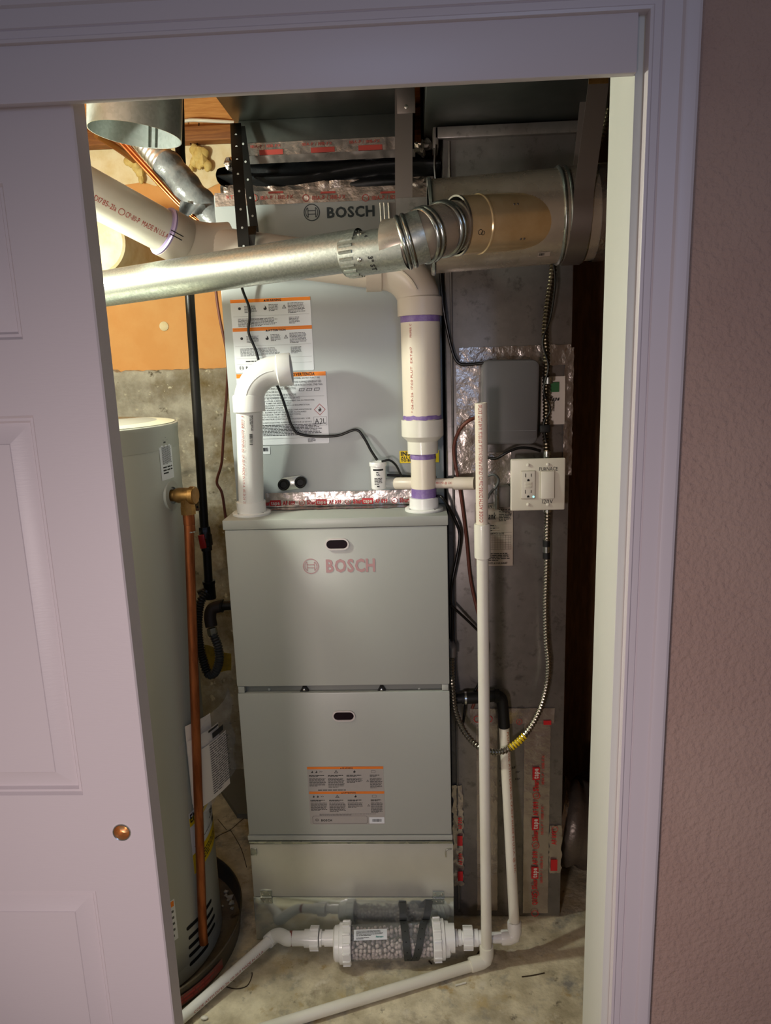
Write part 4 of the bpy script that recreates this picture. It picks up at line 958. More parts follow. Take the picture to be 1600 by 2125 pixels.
obj('nipple', MB().tube([P(458, 1257, y=.21), Vector((-.262, .215, P(470, 1256, y=.21).z))], .0135, 14), BLACKI, dl_)
obj('collar', MB().tube([P(459, 1257, y=.21), P(463, 1257, y=.21)], .0185, 16), BLACKI, dl_)
yt = thing('warning_tag', 'creased yellow paper tag hanging behind the gas hose', 'tag', P(445, 1375, y=.24))
def tg(a, b):
    p = P(424 + 55 * a, 1338 + 46 * a * (1 - b) * .6 + 62 * b - 8 * a, y=.245); return p + Vector((0, .006 * math.sin(a * 7 + 2 * b), 0))
obj('sheet', MB().grid(tg, 12, 10), YELLOWD, yt)
# ------------------------------------------------------------------ water heater, its relief valve, labels
TX, TY, TR = -.62, 0.0, .25
wh = thing('water_heater', 'tall grey cylindrical water heater standing in the drain pan at left', 'water heater', (TX, TY, .012))
TA = Vector((TX, TY, 0))
obj('jacket', MB().lathe(TA + UP * .014, UP, [(0, TR - .006), (.004, TR), (1.345, TR), (1.349, TR - .002)], 96), TANK, wh)
obj('top_cap', MB().lathe(TA + UP * 1.350, UP, [(-.004, TR + .0005), (.040, TR + .0015), (.046, TR + .003), (.050, TR + .0015), (.052, TR - .003), (.050, TR - .012), (.058, TR - .05), (.060, 0)], 96), TANK, wh, 'grey rolled top ring')
obj('top_plate', MB().lathe(TA + UP * 1.403, UP, [(0, TR - .004), (.004, TR - .04), (.006, 0)], 64), TANKT, wh, 'pale top plate')
obj('flue_hood', MB().lathe(TA + Vector((-.01, .01, 1.410)), UP, [(0, .10), (.045, .06), (.05, .045), (.064, .045)], 32), GALV, wh)
def thit(px, py):
    d = (P(px, py, y=0) - CAM); ox, oy = CAM.x - TX, CAM.y - TY
    a = d.x * d.x + d.y * d.y; b = 2 * (ox * d.x + oy * d.y); c = ox * ox + oy * oy - TR * TR
    q = b * b - 4 * a * c
    t = (-b - math.sqrt(max(q, 0))) / (2 * a); p = CAM + d * t
    return math.atan2(p.y - TY, p.x - TX), p.z
class Tk:
    def pt(s, u, v, e=0): return TA + Vector((math.cos(u / TR) * (TR + e), math.sin(u / TR) * (TR + e), v))
tk = Tk()
def tpatch(u0, u1, v0, v1, e=.0006): return rect(MB(), tk, u0, u1, v0, v1, e, 16)
a0, z0 = thit(327, 903); a1, z1 = thit(361, 990)
obj('instruction_label', tpatch(a0 * TR, a1 * TR, z1, z0), LABEL, wh, 'white instruction label near the top')
m = fineprint(MB(), tk, a0 * TR + .008, a1 * TR - .006, z1 + .035, z0 - .028, 18, .5, .001); fineprint(m, tk, a0 * TR + .018, a1 * TR - .018, z0 - .022, z0 - .004, 3, .6, .001); fineprint(m, tk, a0 * TR + .008, a1 * TR - .006, z1 + .012, z1 + .032, 3, .5, .001); obj('small_print', m, INK, wh, kind='stuff')
a0, z0 = thit(391, 1690); a1 = a0 + .62; z1 = thit(396, 1822)[1]; u0, u1 = a0 * TR, a1 * TR
obj('energy_label', tpatch(u0, u1, z1, z0), LABEL, wh, 'white and yellow energy label')
m = rect(MB(), tk, u0, u1, z1, z1 + (z0 - z1) * .32, .001, 16); rect(m, tk, u0, u1, z0 - (z0 - z1) * .22, z0 - (z0 - z1) * .08, .001, 16); obj('yellow_band', m, YELLOW, wh)
m = text(MB(), tk, 'ENERGYGUIDE', u0 + .003, z0 - .026, .021, (u1 - u0) - .008, bold=1, eps=.0014); rect(m, tk, u0 + .01, u1 - .01, z1 + (z0 - z1) * .42, z1 + (z0 - z1) * .43, .0014, 10); fineprint(m, tk, u0 + .01, u1 - .01, z1 + .01, z1 + .04, 4, .5, .0014); text(m, tk, '$', u0 + .03, z1 + .09, .022, eps=.0014, bold=1); text(m, tk, '.99', u0 + .10, z1 + .09, .018, eps=.0014, bold=1); rect(m, tk, u1 - .03, u1 - .008, z1 + .06, z1 + .075, .0014, 4); obj('small_print', m, INK, wh, kind='stuff')
a0, z0 = thit(350, 1872); a1, z1 = thit(370, 1946)
obj('rating_label', tpatch(a0 * TR - .05, a1 * TR, z1, z0), LABEL, wh, 'white rating label with an orange corner')
obj('orange_band', rect(MB(), tk, a0 * TR - .03, a1 * TR - .003, z0 - .018, z0 - .003, .001, 6), ORNG, wh)
m = fineprint(MB(), tk, a1 * TR - .014, a1 * TR - .005, z1 + .006, z0 - .022, 5, .4, .001); obj('small_print', m, GREYINK, wh, kind='stuff')
sl = [(387, 1929, 432, 1856), (391, 1948, 436, 1880), (391, 1968, 440, 1900), (392, 1985, 441, 1925), (393, 2003, 420, 1972)]
for xa, ya, xb, yb in sl:
    aa, za = thit(xa, ya); ab, zb = thit(xb, yb); zz = (za + zb) / 2 if abs(za - zb) < .05 else za
    aw = (ab - aa) if xb > 425 else .3
    parts_ = ((aa, aa + aw * .55), (aa + aw * .66, aa + aw * 1.15)) if xb > 425 else ((aa, aa + .30),)
    for g0, g1 in parts_:
        poly = shift(stadium((g1 - g0) * TR, .011), (g0 + g1) / 2 * TR, za)
        nn = len(poly) // 2; up_ = poly[:nn][::-1]; 
        m = MB(); N = 14
        L_ = (g1 - g0) * TR; h_ = .0055
        tops = [(g0 * TR + L_ * i / N) for i in range(N + 1)]
        def hw(u): 
            d_ = min(u - g0 * TR, g1 * TR - u); return h_ if d_ >= h_ else math.sqrt(max(h_ * h_ - (h_ - d_) ** 2, 0))
        tops = sorted(set(tops + [g0 * TR + h_ * f for f in (.15, .4, .7)] + [g1 * TR - h_ * f for f in (.15, .4, .7)]))
        vsx = [tk.pt(u, za - hw(u), .0008) for u in tops] + [tk.pt(u, za + hw(u), .0008) for u in tops]; q = len(tops)
        m.add(vsx, [(i, i + 1, q + i + 1, q + i) for i in range(q - 1)]); obj('vent_slot', m, SLOT, wh)
obj('base_ring', MB().lathe(TA + UP * .012, UP, [(0, TR + .0005), (.035, TR + .0005), (.037, TR)], 96), TANK, wh)
# relief valve and discharge pipe
aV, zV = thit(356, 1028)
vd = Vector((math.cos(aV), math.sin(aV), 0)); vo = TA + vd * TR + UP * zV
VE = vo + vd * .038; vdir = vd
rv = obj('relief_valve', MB().lathe(vo, vdir, [(-.004, .014), (.012, .014), (.012, .0165), (.018, .018), (.046, .018), (.048, .021), (.058, .021), (.060, .019), (.060, 0)], 24), BRASS, wh, 'brass relief valve')
obj('escutcheon', MB().lathe(vo, vd, [(-.004, .036), (.003, .034), (.004, .02)], 28), TANK, rv)
hx = VE + (vdir * -.004)
PB = P(423, 1957, y=-.10); ptop = Vector((VE.x, VE.y, zV - .014))
obj('valve_outlet', MB().tube([ptop + UP * .016, ptop - UP * .012, ptop - UP * .0121, ptop - UP * .03], [.0165, .0165, .0175, .0175], 8), BRASS, rv)
pd0 = ptop - UP * .03; PB = PB
dp = obj('discharge_pipe', MB().tube([pd0, PB + UP * .03, PB], .0112, 18), COPPERD, wh, 'long copper discharge pipe')
obj('copper_coupling', MB().tube([pd0 + UP * .001, pd0 - UP * .024, pd0 - UP * .0245, pd0 - UP * .040], [.0135, .0135, .0128, .0128], 18), COPPERD, wh)
obj('solder_ring', MB().tube([pd0 - UP * .040, pd0 - UP * .043], .0129, 18), SCREW, wh)
bk = thing('wall_bracket', 'small pale steel bracket behind the brass relief valve', 'bracket', P(409, 1040, y=.02))
obj('plate', MB().prism(shift(rrect(.010, .046, .002), P(409, 1040, y=.0).x, P(409, 1040, y=.0).z), front(.0), 0, .002), GALV, bk); 
for dz in (-.014, .014): obj('hole', MB().lathe(P(409, 1040, y=.0) + Vector((0, -.002, dz)), (0, -1, 0), [(0, .0025), (.0003, 0)], 10), SLOT, bk)
# manuals in a clear bag
mn = thing('manual_packet', 'paper manuals in a clear plastic bag taped to the water heater', 'manual', tk.pt(-.15, .62))
aM, zM = thit(378, 1525); zB = thit(390, 1690)[1]
class Fl:        # sheet that leaves the tank tangentially
    def __init__(s, a, out, up, fan): s.a = a; s.out = out; s.up = up; s.fan = fan
    def pt(s, u, v, e=0):
        n_ = Vector((math.cos(s.a), math.sin(s.a), 0)); t_ = Vector((-math.sin(s.a), math.cos(s.a), 0))
        return TA + n_ * (TR + .006 + e + s.out * u + .006 * math.sin(u * 30)) + t_ * u + UP * (v + s.up * u)
for k, (o_, up_, w_) in enumerate(((.22, .03, .075), (.30, .12, .090), (.36, .22, .105))):
    f_ = Fl(aM + .02, o_, up_, 0); obj('manual_page', MB().grid(lambda a, b: f_.pt(w_ * a, zB + .02 - .01 * k + (zM - zB - .03 * k) * b, .002 * k), 10, 6), PAPER, mn)
    if k == 2:
        m = fineprint(MB(), f_, .05, .11, zM - .20, zM - .06, 22, .35, .0055); rect(m, f_, .06, .095, zM - .052, zM - .037, .0055, 4); rect(m, f_, .05, .08, zM - .03, zM - .024, .0055, 4); obj('small_print', m, INK, mn, kind='stuff')
f_ = Fl(aM + .10, .33, .18, 0); obj('plastic_bag', MB().grid(lambda a, b: f_.pt(.120 * a, zB - .02 + .05 * a + (zM + .01 - zB) * b, .010 + .006 * math.sin(a * 9 + b * 14)), 24, 24), BAG, mn, 'clear plastic bag')
obj('bag_tape', tpatch(aM * TR - .02, aM * TR + .01, zM - .05, zM - .02, .003), BAG, mn)
# drain pan
dpn = thing('drain_pan', 'round metal drain pan under the water heater', 'drain pan', (TX, TY, 0))
RP = .305
obj('pan_wall', MB().lathe(TA + UP * .001, UP, [(0, RP - .004), (.057, RP + .002), (.062, RP + .005), (.064, RP + .002), (.062, RP), (.057, RP - .001), (.004, RP - .006)], 80), PANM, dpn)
obj('pan_floor', MB().lathe(TA + UP * .002, UP, [(0, RP - .004), (.003, RP - .005), (.003, 0)], 80), PANF, dpn, 'dirty pan floor')
class Pw:
    def pt(s, u, v, e=0): return TA + Vector((math.cos(u / RP) * (RP + .003 + e), math.sin(u / RP) * (RP + .003 + e), v))
pw = Pw()
m = rect(MB(), pw, -RP * 1.25, -RP * .35, .016, .044, .0008, 30); obj('warning_sticker', m, REDST, dpn, 'faded red sticker strip')
m = fineprint(MB(), pw, -RP * 1.2, -RP * .4, .020, .040, 2, .5, .0014, .9); obj('sticker_print', m, REDINK, dpn, kind='stuff')
cr = MB()
for px, py, r_ in ((470, 1850, .006), (477, 1862, .007), (480, 1873, .007), (468, 1858, .004), (473, 1868, .004), (482, 1884, .005), (462, 1880, .003)):
    c = P(px, py, z=.010); m = MB().sphere(c, r_, 8, 5, (1.2, 1, .8)); m.v = [p + (p - c) * .9 * noise.noise(p * 200) for p in m.v]; cr.add(m.v, m.f)
obj('crumbs', cr, CONC, dpn, 'pale plaster crumbs on the pan floor', kind='stuff')
rd_ = thing('round_boot', 'pale cream rounded duct boot behind the left end of the galvanized vent pipe', 'duct', P(230, 530, y=.5))
c = P(222, 512, y=.5); obj('shell', MB().lathe(c - Vector((0, .09, 0)), (0, 1, 0), [(0, 0), (0, .082), (.006, .088), (.435, .092)], 40), CREAM, rd_)

# ------------------------------------------------------------------ condensate neutralizer lying in front of the plinth
nz = thing('condensate_filter', 'clear condensate filter canister full of pale beads lying before the plinth flap', 'filter', P(812, 1952, z=0))
ZN = .055; N0 = P(712, 1957, z=ZN); N1 = P(915, 1949, z=ZN); nd = (N1 - N0).normalized()
ref = Vector((0, 0, 1))
def NL(name, t0, prof, m_, lab=None, par=None, A=N0, n=36, **k): return obj(name, MB().lathe(A + nd * t0, nd, prof, n), m_, par or nz, lab, **k)
LN = (N1 - N0).length
NL('canister_tube', .012, [(0, .0425), (LN - .024, .0425), (LN - .024, .0400), (0, .0400), (0, .0425)], CLEAR, 'clear acrylic tube', n=48)
for s_, base in ((1, N0), (-1, N1)):
    d = nd * s_
    cap = obj('end_cap', MB().lathe(base - d * .024, d, [(0, .0), (0, .036), (.004, .0415), (.014, .0425), (.016, .0475), (.024, .0480), (.026, .0500), (.044, .0505), (.046, .049), (.046, .0425)], 48), PVCW, nz, 'white ribbed union cap')
    e1 = (UP - d * UP.dot(d)).normalized(); e2 = d.cross(e1)
    for k in range(14):
        an = 2 * math.pi * k / 14; o_ = e1 * math.cos(an) + e2 * math.sin(an); t_ = d.cross(o_)
        obj('grip_rib', MB().obox(base + d * .010 + o_ * .0508, d * .0095, t_ * .0028, o_ * .0022), PVCW, cap, bevel=.0008)
bd = MB(); r = .0052; rnd = random.Random(3); e1 = Vector((0, 0, 1)); e2 = nd.cross(e1).normalized(); e1 = e2.cross(nd); done = 0
NBt = int((LN - .03) / (r * 1.95))
for i in range(NBt):
    for ring_r, cnt in ((.0342, 19), (.023, 12)):
        for k in range(cnt):
            an = 2 * math.pi * (k + .5 * (i % 2)) / cnt + rnd.uniform(-.14, .14); hgt = ring_r * math.cos(an)
            if hgt > .017 + rnd.uniform(-.004, .004): continue
            c = N0 + nd * (.016 + i * r * 1.95 + rnd.uniform(-.0026, .0026)) + (e1 * math.cos(an) + e2 * math.sin(an)) * (ring_r + rnd.uniform(-.0012, .0008))
            bd.sphere(c, r * rnd.uniform(.88, 1.05), 8, 5)
obj('media_beads', bd, BEAD, nz, 'pale round media beads', kind='stuff', angle=80)
cyl = Cy(N0, nd, .0426, CAM - N0, .40); m = MB(); rect(m, cyl, .030, .112, -.014, .014, .0006, 2); m = MB().grid(lambda a, b: cyl.pt(.030 + .085 * a, -.013 + .026 * b, .0008), 2, 6); obj('canister_label', m, LABEL, nz, 'white canister label')
m = fineprint(MB(), cyl, .036, .106, -.004, .010, 5, .45, .0014); fineprint(m, cyl, .036, .07, -.011, -.006, 2, .45, .0014); obj('small_print', m, GREYINK, nz, kind='stuff')
m = MB(); text(m, cyl, 'Neutrapro', .086, -.008, .0042, .019, eps=.0014, shear=.2, bold=1); obj('lettering', m, TEAL, nz)
ZP = .064; RPv = .0134
def seg(name, p, q, prof, m_=PVCW, lab=None, n=28, **k): return obj(name, MB().lathe(p, q - p, prof, n), m_, nz, lab, **k)
Q = lambda px, py: P(px, py, z=ZP)
pL = [Q(x, 1946.5 + (690 - x) * .012) for x in (700, 672, 664, 645, 641, 628, 604, 598)]
def lp(a, b, r, m_=PVCW, name='pipe', cap=True, n=28, lab=None):
    L = (b - a).length; return obj(name, MB().lathe(a, b - a, [(0, 0), (0, r), (L, r), (L, 0)], n), m_, nz, lab, bevel=0)
lp(pL[0], Q(674, 1946.7), .0195, name='inlet_stub'); lp(Q(676, 1946.7), Q(663, 1946.8), .0165, name='union_tail')
lp(Q(668, 1946.7), Q(664, 1946.7), .0205, name='union_collar')
un = lp(Q(662, 1946.8), Q(644, 1947), .0275, name='union_nut')
lp(Q(645, 1947), Q(632, 1947.2), .0215, name='union_body'); lp(Q(633, 1947.2), Q(606, 1947.5), .0180, name='socket'); lp(Q(632, 1947.2), Q(609, 1947.4), .0155, name='pipe')
def hexrib(a, b, r, par):
    d = (b - a).normalized(); e1 = (UP - d * UP.dot(d)).normalized(); e2 = d.cross(e1)
    for k in range(8):
        an = 2 * math.pi * k / 8; o_ = e1 * math.cos(an) + e2 * math.sin(an); t_ = d.cross(o_)
        obj('grip_rib', MB().obox((a + b) / 2 + o_ * r, d * ((b - a).length * .5), t_ * .003, o_ * .0018), PVCW, par, bevel=.0006)
hexrib(Q(662, 1946.8), Q(644, 1947), .0275, un)
obj('red_band', MB().lathe(Q(607, 1947.5), Q(600, 1947.5) - Q(607, 1947.5), [(0, .0183), (.007, .0183)], 28), REDST, nz, 'faded red print band')
EF = P(568, 1938 + 6, z=.040); FP = P(385, 2106, z=.020); fdir = (FP - EF).normalized()
eS = Q(606, 1947.5); 
obj('elbow', MB().tube(spline([eS, Q(596, 1947.7), EF.lerp(eS, .35) + Vector((0, 0, .006)), EF, EF + fdir * .02], 6), .0178, 26), PVCW, nz)
F2 = FP + fdir * .16; F2.z = .0145
obj('floor_pipe', MB().tube([EF + fdir * .008, FP, F2], RPv, 26), PVCW, nz, 'white pipe slanting across the floor')
cf = Cy(FP, EF - FP, RPv, CAM - FP, -.75); m = MB(); text(m, cf, 'CODE ASTM D1785-21a CP-110-P MADE IN U.S.A.', .015, -.003, .006, (EF - FP).length - .06, eps=.0006); obj('lettering', m, REDINK, nz)
lp(Q(925, 1946.2), Q(943, 1946), .034, name='outlet_hub'); lp(Q(938, 1946), Q(949, 1946), .0205, name='outlet_stub'); lp(Q(945, 1946), Q(962, 1946), .0165, name='union_tail'); lp(Q(951, 1946), Q(957, 1946), .019, name='union_collar')
un = lp(Q(961, 1946), Q(981, 1946), .0270, name='union_nut'); hexrib(Q(961, 1946), Q(981, 1946), .027, un)
lp(Q(980, 1946), Q(992, 1946), .0205, name='union_body'); lp(Q(985, 1946), Q(1055, 1945.5), RPv, name='pipe'); lp(Q(990, 1946), Q(1012, 1946), .0178, name='socket')
eR = Q(1069, 1945); RT = P(1046, 1509, y=.055); rdv = (RT - eR).normalized()
el_d = (eR - Q(1040, 1945.5)).normalized()
obj('elbow', MB().tube([Q(1040, 1945.5), Q(1043, 1945.5), Q(1056, 1945.2), eR.lerp(Q(1056, 1945.2), .25) + rdv * .004, eR + rdv * .018, eR + rdv * .038, eR + rdv * .041], [.0170, .0182, .0182, .0185, .0182, .0182, .0170], 26), PVCW, nz)
obj('riser', MB().tube([eR + rdv * .02, RT], RPv, 26), PVC, nz, 'leaning white riser pipe')
cf = Cy(RT, eR - RT, RPv, CAM - RT, .62); m = MB(); text(m, cf, 'PLUT  CODE ASTM D1785-21a CP-110-P MADE IN U.S.A. @ 23C', .01, -.002, .0056, .36, eps=.0006); obj('lettering', m, mat('orange ink', '#b8683c', .5), nz)
# black straps holding the canister
ks = thing('canister_strap', 'dark grey perforated rubber strap wrapped round the bead canister', 'strap', P(850, 1930, z=.06))
def wrap(t, tilt, s0, s1, topA, scr):
    pts = []
    for i in range(26):
        an = s0 + (s1 - s0) * i / 25; c = N0 + nd * (t + tilt * (i / 25))
        pts.append(c + (e1 * math.cos(an) + e2 * math.sin(an)) * .0445)
    pts = [topA + Vector((0, -.001, 0)), topA.lerp(pts[0], .6) + Vector((0, -.012, .0))] + pts
    s_ = obj('strand', MB().ribbon(spline(pts, 3), nd * .0095, .0022), STRAPG, ks)
    m = MB()
    for p in resample(spline(pts, 3), .024)[1:]:
        n_ = (p - N0 - nd * (p - N0).dot(nd)).normalized(); m.lathe(p + n_ * .0012, n_, [(0, .0017), (.0002, 0)], 8)
    obj('perforation', m, SLOT, s_)
    obj('strap_screw', screwhead(MB(), topA + Vector((0, -.002, -.012)), (0, -1, 0), .0045), SCREW, ks)
tA = P(836, 1872, y=-.004); tB = P(891, 1869, y=-.004)
tpos = (P(845, 1955, z=.06) - N0).dot(nd)
wrap(tpos - .008, .010, -.7, 2.7, tA, 0); wrap(tpos + .050, -.038, -.7, 2.7, tB, 0)

# ------------------------------------------------------------------ open standpipe with its floor run
sp = thing('standpipe', 'tall white plastic standpipe with an open top and a coupling', 'pipe', P(1005, 1990, z=.02))
TP = P(998, 836, y=-.095); BP_ = P(1007, 1990, z=.03); BP_.y = -.080; BP_.x = .347
sdv = (TP - BP_).normalized(); Ls = (TP - BP_).length
tC0 = (P(1002, 1155, y=-.085) - BP_).dot(sdv); tC1 = (P(1001, 1086, y=-.09) - BP_).dot(sdv)
obj('lower_pipe', MB().lathe(BP_, sdv, [(.01, RPv), (tC0 + .03, RPv)], 28), PVC, sp)
obj('upper_pipe', MB().lathe(BP_ + sdv * (tC1 - .03), sdv, [(0, RPv), (Ls - tC1 + .03, RPv), (Ls - tC1 + .03, RPv - .0028), (Ls - tC1 - .08, RPv - .0028)], 28), PVCX, sp)
obj('coupling', MB().lathe(BP_ + sdv * tC0, sdv, [(0, RPv), (0, .0178), (.004, .0182), (tC1 - tC0 - .004, .0182), (tC1 - tC0, .0175), (tC1 - tC0, RPv)], 28), PVC, sp, 'white coupling')
cf = Cy(BP_ + sdv * tC1, sdv, RPv, CAM - TP, .12); m = MB(); text(m, cf, 'CODE ASTM D1785-21a', .006, -.0035, .0078, .092, eps=.0006); ringflat(m, cf, .104, 0, .0032, .004, .0006, 14); text(m, cf, 'CP-110-P MADE IN U.S.A. 07/03/26  16:48 PLUT  EXT#3', .112, -.0035, .0078, Ls - tC1 - .115, eps=.0006); obj('lettering', m, REDINK, sp)
FE = P(600, 2119, z=.0145); fd = Vector((FE.x - BP_.x, FE.y - BP_.y, 0)).normalized(); E0 = Vector((BP_.x, BP_.y, .0175))
obj('elbow', MB().tube([E0 + fd * .046, E0 + fd * .043, E0 + fd * .014, E0 + fd * .004 + UP * .004, E0 + UP * .016, E0 + UP * .040, E0 + UP * .043], [.0170, .0180, .0180, .0184, .0180, .0180, .0170], 26), PVC, sp)
obj('floor_pipe', MB().lathe(E0 + fd * .03 - UP * .003, fd, [(0, RPv), (.95, RPv)], 26), PVC, sp, 'white pipe lying on the floor')
# ------------------------------------------------------------------ short drain pipe at the coil cabinet and float switch
dr_ = thing('coil_drain', 'short level white drain pipe passing behind the exhaust pipe', 'pipe', P(880, 1003, y=.1))
c0, c1 = P(822, 1003, y=.105), P(985, 1003, y=.040)
obj('pipe', MB().tube([c0.lerp(c1, -.03), c0.lerp(c1, -.018), c0, c0.lerp(c1, .28), c0.lerp(c1, .281), c0.lerp(c1, .75), c0.lerp(c1, .751), c1], [.006, .0125, .0150, .0150, .0125, .0125, .0155, .0155], 24), PVCG, dr_)
cf = Cy(c0, c1 - c0, .0125, CAM - c0, .05); m = MB(); text(m, cf, 'PP 480 PSI @ 23C', (c1 - c0).length * .49, -.002, .0048, .050, eps=.0006); obj('lettering', m, REDINK, dr_)
fs = thing('float_switch', 'small white cylindrical float switch with a printed label on the coil cabinet', 'float switch', P(786, 1014, y=.1))
b0 = P(786, 1014, y=.102); b1 = P(787, 958, y=.102); h = (b1 - b0).length
obj('body', MB().lathe(b0, UP, [(0, 0), (0, .0165), (.003, .0180), (h - .010, .0188), (h - .010, .0212), (h - .003, .0215), (h, .0200), (h - .002, .017), (h - .004, 0)], 32), PVCW, fs)
obj('clear_body', MB().tube([P(800, 1003, y=.108), P(820, 1003, y=.108)], .0135, 18), mat('clear fitting', '#c8cbc8', .1, alpha=.5), fs)
cf = Cy(b0, UP, .0186, CAM - b0, -.0); m = MB(); T2 = Turn(cf, .0, 0)
class Up90:      # upright print on a vertical cylinder
    def __init__(s, A, r, n, off=0): s.c = Cy(A, UP, r, n, off)
    def pt(s, u, v, e=0): return s.c.pt(v, -u, e)
uq = Up90(b0, .0186, CAM - b0); rect(m, uq, -.013, .013, h * .70, h * .765, .0006, 8)
fineprint(m, uq, -.010, .010, h * .18, h * .45, 5, .5, .0006); text(m, uq, 'UL', 0, h * .52, .005, align='c', eps=.0006, bold=1); fineprint(m, uq, -.005, .005, h * .61, h * .66, 1, .6, .0006); rect(m, uq, -.004, .002, h * .10, h * .15, .0006, 3)
obj('small_print', m, INK, fs)
def cab(name, label, pts, r, m_, cat='cable', n=10, k=8):
    q = [P(a, b, y=c) for a, b, c in pts]; t = thing(name, label, cat, q[0]); return t, obj('jacket', MB().tube(spline(q, k), r, n), m_, t)
cab('signal_cable', 'black cable running down the coil cabinet labels to the white float switch', [(470, 470, .06), (488, 540, .09), (503, 600, .112), (516, 635, .122), (518, 660, .124), (516, 690, .124), (530, 725, .124), (544, 765, .122), (575, 800, .118), (594, 850, .116), (604, 880, .117), (618, 899, .119), (650, 905, .121), (700, 904, .121), (738, 892, .120), (755, 908, .118), (770, 935, .112), (783, 955, .104)], .0033, BLACKC)
cab('signal_cable', 'black lead arching from the float switch to the drain pipe', [(792, 958, .100), (808, 955, .100), (822, 966, .103), (834, 988, .106), (845, 991, .110)], .0028, BLACKC)
cab('signal_cable', 'black cable lying on the short drain pipe behind the exhaust pipe', [(803, 986, .112), (830, 987, .113), (870, 990, .115), (905, 990, .10)], .0032, BLACKC)
cab('signal_cable', 'black cable curving down the right side of the furnace below its lid', [(905, 1030, .07), (918, 1033, .04), (936, 1062, .055), (952, 1098, .060), (954, 1122, .060), (948, 1160, .060), (938, 1210, .058), (935, 1245, .058), (939, 1270, .058), (938, 1330, .055)], .0040, BLACKC)
cab('signal_cable', 'black cable slanting from the furnace side to behind the standpipe', [(934, 1254, .05), (960, 1278, .06), (985, 1302, .066), (1005, 1325, .070), (1012, 1350, .070), (1000, 1400, .070), (985, 1435, .07), (968, 1450, .068), (964, 1480, .068), (960, 1505, .068)], .0034, BLACKC)
cab('signal_cable', 'black cable from the coil cabinet edge to the grey control box', [(914, 560, .06), (918, 620, .06), (925, 668, .065), (935, 715, .07), (945, 745, .07), (958, 756, .068), (980, 756, .062), (1003, 753, .055)], .0036, BLACKC)
cab('thermostat_wire', 'brown wire curving from the control box down the return duct behind the standpipe', [(1000, 862, .06), (975, 872, .05), (955, 890, .055), (943, 920, .065), (943, 950, .07), (950, 990, .07), (958, 1040, .074), (968, 1120, .076), (976, 1200, .076), (990, 1265, .074), (1002, 1310, .074), (1010, 1360, .074), (1000, 1410, .072), (980, 1470, .072)], .0040, BROWN)
cab('thermostat_wire', 'thin brown wire hanging along the orange board between gas pipe and coil cabinet', [(508, 555, .47), (488, 556, .47), (452, 575, .45), (448, 600, .45), (456, 660, .45), (470, 730, .45), (472, 790, .45), (464, 900, .45), (460, 960, .45), (450, 1000, .45), (461, 1025, .45), (470, 1085, .45), (480, 1125, .45), (520, 1150, .45), (565, 1160, .45)], .0042, BROWN)
cab('signal_cable', 'black cable from below the control box to the armored cable', [(1012, 950, .06), (1030, 951, .05), (1050, 940, .045), (1075, 930, .045), (1100, 930, .045), (1122, 936, .05)], .0034, BLACKC)
t, o = cab('wire_coil', 'small loop of grey wire beside the wall plate', [(1012, 988, .05), (1025, 985, .04), (1035, 995, .04), (1030, 1010, .045), (1018, 1022, .05), (1012, 1035, .055)], .003, GREYINK)
# ------------------------------------------------------------------ control box, outlet, armored cables
cb = thing('control_box', 'grey plastic control box with rounded corners on the return duct', 'control box', P(1058, 835, y=.07))
a = P(1000, 749, y=.035); b = P(1117, 921, y=.035); cx, cz_ = (a.x + b.x) / 2, (a.z + b.z) / 2; W_, H_ = b.x - a.x, a.z - b.z
tb = math.radians(-1.0); pbx = Pl((cx, .035, cz_), (math.cos(tb), 0, math.sin(tb)), (-math.sin(tb), 0, math.cos(tb)))
obj('cover', MB().prism(rrect(W_, H_ , .016), pbx, -.030, 0), BOXG, cb, bevel=.005)
obj('back_plate', MB().prism(rrect(W_ + .002, H_ + .002, .018), pbx, -.046, -.030), BOXG, cb, bevel=.002)
obj('cover_seam', rect(MB(), pbx, -W_ / 2 + .004, W_ / 2 - .004, -H_ * .335, -H_ * .330, .0003), mat('seam shade', '#6a6a6e', .5), cb)
ou = thing('wall_plate', 'ivory two gang wall plate with an outlet and a rocker switch', 'outlet', P(1116, 1005, y=.06))
YO = .030; a = P(1060, 953, y=YO); b = P(1172, 1058, y=YO); po = front(YO); W_, H_ = b.x - a.x, a.z - b.z; cx, cz_ = (a.x + b.x) / 2, (a.z + b.z) / 2
obj('plate', MB().prism(rrect(W_, H_, .003), Pl((cx, YO, cz_), (1, 0, 0), (0, 0, 1)), -.007, 0), PLATE, ou, bevel=.003)
obj('steel_box', MB().box(cx - .048, cx + .048, YO + .007, YD - .001, cz_ - .048, cz_ + .048), GALV, ou, bevel=.002)
def pxr(px, py): q = P(px, py, y=YO); return q.x, q.z
gx, gz = pxr(1096, 1006); sx, sz = pxr(1136, 1006); dw, dh = .0325, .066
def dev(x, z, g): return shift(rrect(dw + g, dh + g, .002), x, z)
for x, z in ((gx, gz), (sx, sz)): obj('device_frame', MB().prism(dev(x, z, .002), po, .0001, .0012), mat('frame shade', '#b9b3a2', .5) if 'frame shade' not in MATS else MATS['frame shade'], ou, bevel=.0004)
gf_ = obj('receptacle', MB().prism(dev(gx, gz, -.001), po, .0008, .0026), PLATEW, ou, bevel=.0006)
m = MB()
for s_ in (1, -1):
    zc_ = gz + s_ * .0195
    rect(m, po, gx - .0075, gx - .0060, zc_ - .001, zc_ + .008, .0030); rect(m, po, gx + .0060, gx + .0075, zc_ - .0, zc_ + .0072, .0030)
    n_ = 12; m.add([po.pt(gx + .0028 * math.cos(math.pi * i / n_), zc_ - .0085 + .0032 * math.sin(math.pi * i / n_), .003) for i in range(n_ + 1)] + [po.pt(gx - .0028, zc_ - .0105, .003), po.pt(gx + .0028, zc_ - .0105, .003)], [tuple(range(n_ + 3))])
